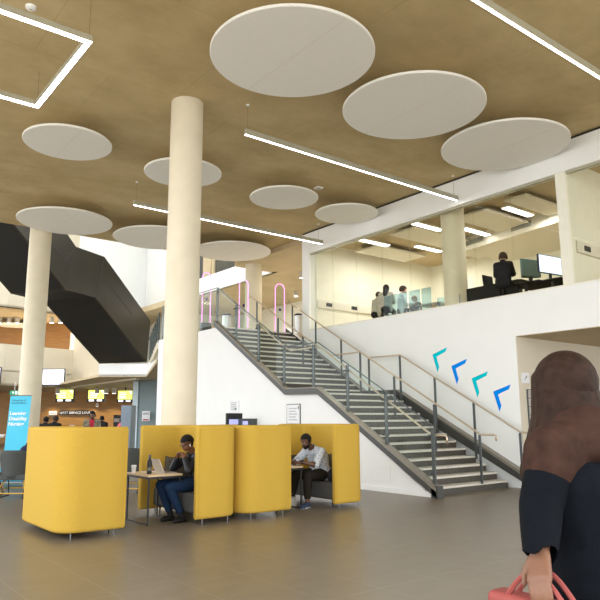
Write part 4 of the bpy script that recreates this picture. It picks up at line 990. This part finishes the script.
def lounge(x, y, ang, label):
    t = thing('lounge_chair', (x, y, 0), label, 'chair', 'grey lounge chairs')
    c, s = math.cos(ang), math.sin(ang)
    def w(p): return (x+p[0]*c-p[1]*s, y+p[0]*s+p[1]*c, p[2])
    # back shell, curved (back towards -y local = facing away from camera)
    mb = MB(); n = 12; grid = []
    for k in range(9):
        v = k/8; row = []
        for i in range(n+1):
            u = -1+2*i/n; wd = (.245+.05*v)*(1-.12*max(0, v-.8)/.2*abs(u)); row.append((u*wd, -.32-.12*v+.16*u*u, .40+.56*v-.05*max(0, abs(u)-.6)*v))
        grid.append(row)
    F = [[mb.bm.verts.new(w(p)) for p in r] for r in grid]; B2 = [[mb.bm.verts.new(w((p[0]*.93, p[1]+.07, p[2]))) for p in r] for r in grid]
    for k in range(8):
        for i in range(n):
            mb.bm.faces.new((F[k][i], F[k][i+1], F[k+1][i+1], F[k+1][i])); mb.bm.faces.new((B2[k][i], B2[k+1][i], B2[k+1][i+1], B2[k][i+1]))
    for k in range(8):
        mb.bm.faces.new((F[k][0], F[k+1][0], B2[k+1][0], B2[k][0])); mb.bm.faces.new((F[k][n], B2[k][n], B2[k+1][n], F[k+1][n]))
    for i in range(n): mb.bm.faces.new((F[8][i], F[8][i+1], B2[8][i+1], B2[8][i])); mb.bm.faces.new((F[0][i], B2[0][i], B2[0][i+1], F[0][i+1]))
    mb.build('backrest', 'greychair', t, smooth='all')
    m2 = MB(); m2.prism([w(p) for p in ((-.3, -.3, .36), (.3, -.3, .36), (.33, .3, .36), (-.33, .3, .36))], (0, 0, .11)); m2.build('seat', 'greychair', t, bevel=.03)
    for sx in (-.27, .27):
        MB().tube([w((sx, -.36, .012)), w((sx, .3, .012))], .012, 6).build('runner', 'black', t)
        MB().tube([w((sx, -.34, .02)), w((sx*.8, -.1, .36))], .012, 6).build('leg', 'black', t); MB().tube([w((sx, .28, .02)), w((sx*.8, .1, .36))], .012, 6).build('leg', 'black', t)
    MB().tube([w((-.3, -.3, .1)), w((.3, -.3, .1)), w((.28, .25, .16)), w((-.28, .25, .16)), w((-.3, -.3, .1))], .014, 6).build('frame', 'yellowframe', t)
    MB().tube([w((-.3, -.3, .1)), w((-.18, -.1, .37))], .013, 6).build('frame', 'yellowframe', t); MB().tube([w((.3, -.3, .1)), w((.18, -.1, .37))], .013, 6).build('frame', 'yellowframe', t)
p = ond(22, 408, 14.0); lounge(p.x, p.y, -.65, 'grey lounge chair with ochre wire base nearest the left yellow booth')
p = ond(-8, 408, 14.2); lounge(p.x, p.y, -.6, 'grey lounge chair cut by the left picture edge')
p = ond(147-20, 450, 13.5); lounge(7.0-.75, 14.0, -.9, 'grey lounge chair glimpsed between the nearest booth and the woman\'s booth')
t_ = ond(9, 408, 16.3)
t = thing('ottoman', (t_.x, t_.y, 0), 'low blue upholstered bench on the floor behind the grey lounge chairs', 'bench')
MB().obox((t_.x, t_.y, .27), hr, hf, (0, 0, 1), .85, .3, .15).build('seat', 'bluecarpet', t, bevel=.03)
for a in (-.75, .75):
    for b in (-.22, .22): q = t_+hr*a+hf*b; MB().frustum((q.x, q.y, 0), (q.x, q.y, .13), .02, .02, 8).build('leg', 'black', t)
pp = ond(30.5, 455, 13.6); simple((pp.x, pp.y), 0, YAW+.5, 1.7, .45, 'seated person in navy mostly hidden behind the nearest yellow booth', 'fair', 'hairdark', 'navy', 'front', voxel=.012, lean=-.1) if False else None
pp = ond(20.5, 455, 15.6)
simple((pp.x, pp.y), 0, YAW+1.5, 1.66, .42, 'seated person in navy mostly hidden behind the nearest yellow booth', 'fair', 'hairdark', 'navy', 'front', voxel=.014, lean=.95)
pp = ond(-7, 428, 20.5); simple((pp.x, pp.y), 0, YAW+1.4, 1.62, None, 'person in a white top gesturing at the left picture edge', 'fair', 'hairdark', 'paper', 'front', voxel=.016, lean=.1, topname='top')

# ------------------------------------------------------------------ print desk behind the booths
p = ony(241, 418, 15.4)
t = thing('service_desk', (9.3, 15.5, 0), 'plain white high desk behind the booths carrying the black devices', 'desk')
zd = ony(240, 425.5, 15.5).z
dx0, dx1 = ony(220, 424, 15.4).x, XL-.06
MB().box(8.9, dx1, 15.2, 15.9, zd-.04, zd).build('worktop', 'white', t); MB().box(9.0, dx1-.05, 15.3, 15.85, 0, zd-.04).build('cabinet', 'white', t)
a, b = ony(226.3, 424.7, 15.45), ony(242, 413.2, 15.45)
t = thing('kiosk_monitor', (a.x, 15.45, zd), 'black self-service monitor with a blue screen above the booths', 'monitor')
MB().box(a.x, b.x, 15.42, 15.5, zd+.01, b.z).build('housing', 'black', t, bevel=.01); MB().box(a.x+.07, b.x-.1, 15.415, 15.42, zd+.03, zd+.17).build('display', 'lscreen', t); MB().box(a.x+.1, b.x-.1, 15.4, 15.6, zd, zd+.012).build('stand', 'black', t)
a, b = ony(240.5, 424.7, 15.3), ony(259.5, 418.5, 15.3)
t = thing('card_printer', (a.x, 15.3, zd), 'low dark grey printer beside the black self-service monitor', 'printer')
MB().box(a.x, b.x-.05, 15.24, 15.5, zd, b.z).build('body', 'post', t, bevel=.008); MB().box(a.x+.03, a.x+.2, 15.235, 15.24, zd+.02, zd+.12).build('display', 'lscreen', t); MB().box(b.x-.05, b.x+.02, 15.26, 15.5, zd, b.z-.03).build('side_cover', 'lightcoat', t)
# notices on the stair wall
def wallnote(q0_, q1_, label, frame, name):
    a = onx(*q0_, XL-.006); b = onx(*q1_, XL-.006); y0, y1 = sorted((a.y, b.y)); z0, z1 = sorted((a.z, b.z))
    t = thing(name, (XL, (y0+y1)/2, z0), label, 'notice')
    if frame: MB().box(XL-.02, XL-.001, y0-.02, y1+.02, z0-.02, z1+.02).build('frame', 'post', t); 
    MB().box(XL-.024, XL-.02 if frame else XL-.001, y0, y1, z0, z1).build('sheet', 'paper', t)
    for k in range(5):
        zz = z1-(z1-z0)*(.2+.15*k); MB().box(XL-.026, XL-.0245, y0+(y1-y0)*(.3 if k % 2 else .2), y1-(y1-y0)*.15, zz-.012, zz+.012).build('text_line', 'greyink', t)
    return t, y0, y1, z0, z1
t, y0, y1, z0, z1 = wallnote((287.5, 423.5), (300, 404.5), 'framed white notice on the stair wall above the right booths', True, 'framed_notice')
MB().box(XL-.0265, XL-.0245, y0+.03, y0+.06, z1-.12, z1-.04).build('logo', 'black', t)
t, y0, y1, z0, z1 = wallnote((230.2, 412), (239, 400.5), 'small loose paper notice on the white wall above the black monitor', False, 'paper_notice')
MB().box(XL-.0265, XL-.0245, y0+.1, y0+.2, z0+.05, z0+.12).build('picture', 'bluewall', t)
# access panel low on the wall
o = MB().box(XL-.012, XL-.001, 10.15, 10.75, .22, .55).build('access_panel', 'white', bevel=.004); tag(o, 'flush white access panel low on the wall under the stair', 'panel')

# ------------------------------------------------------------------ office upstairs
ZO = 4.3
def panel_light(x, y, lab, z=7.2, lx=1.25, ly=.24):
    t = thing('office_panel_light', (x, y, z), lab, 'panel light', 'office panel lights')
    MB().box(x-lx/2, x+lx/2, y-ly/2, y+ly/2, z+.012, z+.06).build('housing', 'raft', t); MB().box(x-lx/2+.02, x+lx/2-.02, y-ly/2+.02, y+ly/2-.02, z, z+.012).build('diffuser', 'ledsoft', t)
    for s in (-.5, .5): MB().frustum((x+s, y, z+.06), (x+s, y, 7.43), .005, .005, 6).build('hanger', 'chrome', t)
for (x, y, lab) in ((14.6, 14.65, 'office panel light nearest the left end of the glass'), (14.6, 12.4, 'office panel light left of the office column, upper'), (16.6, 14.1, 'office panel light left of the office column, lower'),
                    (16.2, 11.85, 'office panel light just right of the office column'), (15.5, 9.9, 'office panel light above the person at the monitors'), (15.2, 8.1, 'office panel light cut by the white post')):
    panel_light(x, y, lab)
for (x0, x1, y0, y1, lab) in ((14.5, 16.9, 9.0, 9.6 if False else 9.65, 'white ceiling raft right of the office centre'), (14.7, 16.9, 10.35, 11.5, 'white ceiling raft by the office column'), (14.4, 17.5, 12.7, 13.8, 'white ceiling raft left of the office column'), (17.2, 19.2, 12.8, 14.0, 'white ceiling raft deep in the office'), (15.0, 17.4, 14.9, 16.0, 'white ceiling raft near the office end wall')):
    t = thing('ceiling_raft', ((x0+x1)/2, (y0+y1)/2, 7.1), lab, 'ceiling raft', 'office ceiling rafts')
    MB().box(x0, x1, y0, y1, 7.24, 7.29).build('panel', 'raft', t)
    for sx in (x0+.3, x1-.3): MB().frustum((sx, (y0+y1)/2, 7.29), (sx, (y0+y1)/2, 7.43), .006, .006, 6).build('hanger', 'chrome', t)
# bulkhead with vents
o = struct(MB().prism([(17.1, 13.1, 6.98), (16.35, 7.64, 6.98), (19.5, 7.64, 6.98), (19.5, 13.1, 6.98)], (0, 0, .45)).build('trim_6', 'raft'))
bd = Vector((16.35-17.1, 7.64-13.1, 0)).normalized(); bnrm = Vector((bd.y, -bd.x, 0))
if bnrm.x > 0: bnrm = -bnrm
for a, lab in ((.6, 'grey air vent near the office column'), (2.5, 'grey air vent in the middle of the office bulkhead'), (4.2, 'grey air vent at the right of the office bulkhead')):
    c = Vector((17.1, 13.1, 7.2))+bd*a+bnrm*.01
    t = thing('air_vent', tuple(c), lab, 'vent', 'office air vents'); MB().obox(c, bd, bnrm, (0, 0, 1), .42, .012, .09).build('frame', 'raft', t)
    for k in range(4): MB().obox(c+bnrm*.015+Vector((0, 0, -.06+.04*k)), bd, bnrm, (0, 0, 1), .39, .006, .013).build('slat', 'vent', t)
# dado trunking with sockets
for (x0, x1, yw, lab, socks) in ((XW+.32, 17.5, 16.46, 'white dado trunking with black sockets on the office end wall', (14.1, 15.25)), (XW+.32, 17.5, 7.33, 'white dado trunking with a black socket right of the white post', (14.05,))):
    t = thing('dado_trunking', (x0, yw, 5.3), lab, 'trunking', 'office dado trunking')
    MB().box(x0, x1, yw-.06, yw, 5.22, 5.48).build('cover', 'raft', t)
    for sx in socks: MB().box(sx-.13, sx+.13, yw-.075, yw-.06, 5.29, 5.41).build('socket', 'black', t)
# desks
def desk(x0, x1, y0, y1, lab, m='lightcoat'):
    t = thing('office_desk', ((x0+x1)/2, (y0+y1)/2, ZO), lab, 'desk', 'office desks')
    MB().box(x0, x1, y0, y1, ZO+.71, ZO+.74).build('worktop', m, t)
    for lx in (x0+.05, x1-.05):
        for ly in (y0+.05, y1-.05): MB().box(lx-.025, lx+.025, ly-.025, ly+.025, ZO, ZO+.71).build('leg', 'black', t)
    return t
def screenbox(x, y, zz, w, h, m, lab, ang=0, name='monitor', back='black'):
    t = thing(name, (x, y, zz), lab, 'monitor', None)
    c, s = math.cos(ang), math.sin(ang); R_ = Vector((c, s, 0)); F_ = Vector((-s, c, 0)); ce = Vector((x, y, zz+.14+h/2))
    MB().obox(ce, R_, F_, (0, 0, 1), w/2, .025, h/2).build('housing', back, t, bevel=.008)
    MB().obox(ce-F_*.027, R_, F_, (0, 0, 1), w/2-.02, .002, h/2-.02).build('display', m, t)
    MB().obox(Vector((x, y, zz+.1)), R_, F_, (0, 0, 1), .03, .02, .1).build('stand', 'black', t); MB().obox(Vector((x, y, zz+.006)), R_, F_, (0, 0, 1), .13, .09, .006).build('foot', 'black', t)
    return t
desk(14.4, 15.5, 9.25, 10.2, 'dark office desk behind the person in the black coat', 'blackcloth'); desk(15.2, 17.4, 12.6, 13.5, 'pale office desk left of the office column')
DZ = ZO+.74
q = ony(530.5, 268.5, 8.6); q2 = ony(549.5, 265, 8.0); zt1 = q.z-.34; zt2 = q2.z-.36
print('MON', q, q2, zt1, zt2)
def tall_desk(x, y, zz, lab):
    t = thing('office_desk', (x+.35, y, ZO), lab, 'desk', 'office desks')
    MB().box(x-.16, x+.9, y-.45, y+.38, zz-.03, zz).build('worktop', 'blackcloth', t)
    for lx in (x+.0, x+.75): MB().box(lx-.03, lx+.03, y-.03, y+.03, ZO, zz-.03).build('leg', 'black', t); MB().box(lx-.03, lx+.03, y-.35, y+.3, ZO, ZO+.03).build('foot', 'black', t)
tall_desk(q.x, 8.75, zt1, 'raised dark desk carrying the grey-teal backed monitor'); tall_desk(q2.x, 7.95, zt2, 'raised dark desk carrying the bright monitor beside the white post')
screenbox(q.x, 8.6, zt1, .60, .42, 'teal', 'grey-teal backed monitor in the middle of the right office', YAW-.9, back='teal')
screenbox(q2.x, 8.0, zt2, .80, .44, 'bscreen', 'bright pale blue monitor beside the white post', -YAW*.2)
q = ony(487, 297, 9.6)
screenbox(14.55, 9.85, DZ, .42, .28, 'black', 'black monitor low on the desk left of the person in the black coat', -.5); screenbox(15.05, 9.4, DZ, .45, .3, 'black', 'black monitor right by the office column foot', -.6)
def ochair(x, y, lab, ang=0):
    t = thing('office_chair', (x, y, ZO), lab, 'chair', 'office chairs')
    MB().box(x-.23, x+.23, y-.23, y+.23, ZO+.44, ZO+.5).build('seat', 'blackcloth', t, bevel=.02)
    c, s = math.cos(ang), math.sin(ang); MB().obox((x-s*-.0+c*0, y-.24, ZO+.78), (1, 0, 0), (0, 1, 0), (0, .1, 1), .21, .02, .25).build('backrest', 'blackcloth', t, bevel=.015)
    MB().frustum((x, y, ZO+.1), (x, y, ZO+.44), .025, .025, 10).build('gas_lift', 'chrome', t)
    for k in range(5):
        a = k*2*PI/5; MB().tube([(x, y, ZO+.1), (x+.27*math.cos(a), y+.27*math.sin(a), ZO+.05)], .018, 6).build('base_arm', 'black', t)
        MB().ellip((x+.27*math.cos(a), y+.27*math.sin(a), ZO+.03), (1, 0, 0), (0, 1, 0), (0, 0, 1), .03, .02, .03, 10, 6).build('castor', 'black', t)
ochair(14.5, 10.55, 'black office chair beside the office column')
Xd = XW+.42; a = onx(467, 305, Xd); b = onx(519, 293, Xd); zt = onx(492, 284, Xd).z
t = thing('desk_divider', (Xd, (a.y+b.y)/2, ZO), 'low black desk divider between the office column and the grey-teal monitor', 'desk divider')
MB().box(Xd, Xd+.04, b.y, a.y, ZO+.2, zt).build('panel', 'blackcloth', t, bevel=.008)
for yy in (b.y+.1, a.y-.1): MB().box(Xd-.01, Xd+.05, yy-.02, yy+.02, ZO, ZO+.24).build('foot_post', 'chrome', t)
# office people
pp = ond(503.5, 285, 15.4); simple((pp.x, pp.y), ZO, YAW+.55, 1.62, .40, 'seated person in a black coat seen from behind in the right office', 'fair', 'hairdark', 'blackcloth', 'front', voxel=.012, lean=.3, hair_off=.03)
pp = ond(376, 305, 20.4); simple((pp.x, pp.y), ZO, YAW+.9, 1.6, .42, 'seated person in a stone jacket, leftmost in the office', 'fair', 'hairdark', 'lightcoat', 'front', voxel=.014, lean=.3, hair_off=.02)
pp = ond(386, 300, 19.6); simple((pp.x, pp.y), ZO, YAW+.4, 1.66, .46, 'seated person with long black hair between the two pale jackets in the office', 'fair', 'hairblack', 'signgrey', 'front', voxel=.014, lean=.1, longh=True)
pp = ond(401, 298, 20.5); simple((pp.x, pp.y), ZO+.04, YAW+1.5, 1.74, .50, 'seated person with curly brown hair in a pale hoodie in the office', 'fair', 'hairdark', 'paper', 'front', voxel=.014, lean=.1, hair_off=.032)
pp = ond(418.5, 305, 21); simple((pp.x, pp.y), ZO, YAW-2.2, 1.5, .40, 'person with ginger hair bent low behind the blue desk screens', 'fair', 'hairginger', 'brown', 'front', voxel=.014, lean=.5, hair_off=.025)
# pale blue desk screens close to the glass
for (xa, xb2, lab) in ((384, 408, 'pale blue glass desk screen at the left behind the office glass'), (408.5, 421, 'pale blue glass desk screen in the middle behind the office glass'), (421.5, 432, 'pale blue glass desk screen next to the office column, left'), (437, 461, 'pale blue glass desk screen in front of the office column')):
    X_ = XW+.5; a = onx(xa, 312, X_); b = onx(xb2, 306, X_); zt = onx(384, 296.5, X_).z if xb2 < 435 else onx(450, 296, X_).z
    t = thing('desk_screen', (X_, (a.y+b.y)/2, ZO), lab, 'desk screen', 'pale blue desk screens')
    MB().box(X_, X_+.012, b.y+.02, a.y-.02, ZO+.25, zt).build('pane', 'blueglass', t)
    for yy in (b.y+.05, a.y-.05): MB().box(X_-.01, X_+.022, yy-.015, yy+.015, ZO, ZO+.3).build('clamp_post', 'chrome', t)

# ------------------------------------------------------------------ light
W_ = bpy.data.worlds.new('sky'); S.world = W_; W_.use_nodes = True
nt = W_.node_tree; bg = nt.nodes['Background']
tc = nt.nodes.new('ShaderNodeTexCoord'); sx = nt.nodes.new('ShaderNodeSeparateXYZ'); nt.links.new(tc.outputs['Generated'], sx.inputs[0])
rp = nt.nodes.new('ShaderNodeValToRGB'); rp.color_ramp.elements[0].position = 0; rp.color_ramp.elements[1].position = 1
mr = nt.nodes.new('ShaderNodeMapRange'); mr.inputs[1].default_value = -1; mr.inputs[2].default_value = 1
nt.links.new(sx.outputs[2], mr.inputs[0]); nt.links.new(mr.outputs[0], rp.inputs[0]); nt.links.new(rp.outputs[0], bg.inputs['Color'])
E_ = rp.color_ramp.elements
E_[0].color = (.62, .58, .52, 1); E_[1].color = (1.25, 1.32, 1.38, 1)      # bright ground below, overcast sky brighter overhead
e_ = E_.new(.5); e_.color = (.86, .85, .82, 1); e_ = E_.new(.53); e_.color = (.95, .97, 1.0, 1)
bg.inputs['Strength'].default_value = 1.75
def area(name, loc, rot, sx_, sy_, e, col=(1, 1, 1)):
    l = bpy.data.lights.new(name, 'AREA'); l.shape = 'RECTANGLE'; l.size = sx_; l.size_y = sy_; l.energy = e; l.color = col
    o = bpy.data.objects.new(name, l); COL.objects.link(o); o.location = loc; o.rotation_euler = rot; return o
def spot(name, loc, e, ang=80, col=(1, .85, .65)):
    l = bpy.data.lights.new(name, 'SPOT'); l.energy = e; l.spot_size = math.radians(ang); l.spot_blend = .6; l.color = col; l.shadow_soft_size = .08
    o = bpy.data.objects.new(name, l); COL.objects.link(o); o.location = loc; return o
for x in (50, 70, 90, 110, 128):
    p = ond(x, 408, 45.6); spot('reception_lamp', (p.x, p.y, 3.05), 65, 110)
for x in (-10, 10, 25, 50, 62):
    p = ond(x, 408, 41.2); spot('gallery_lamp', (p.x, p.y, ZG-.45), 160, 130)
for x, y in ((15.5, 15), (15.5, 12.2), (15.8, 9.6), (18, 12), (16, 4), (18, 15)):
    area('office_lamp', (x, y, 7.19), (0, 0, 0), 1.2, .3, 25, (1, .97, .91))
for x, y in ((15.5, 19), (18, 19), (18, 25), (17, 29), (18, 22)):
    area('landing_lamp', (x, y, 7.55), (0, 0, 0), .5, .5, 24, (1, .95, .86))

vs_ = S.view_settings; vs_.view_transform = 'Standard'; vs_.look = 'None'; vs_.gamma = 1; vs_.use_curve_mapping = False
vs_.exposure = 1.05
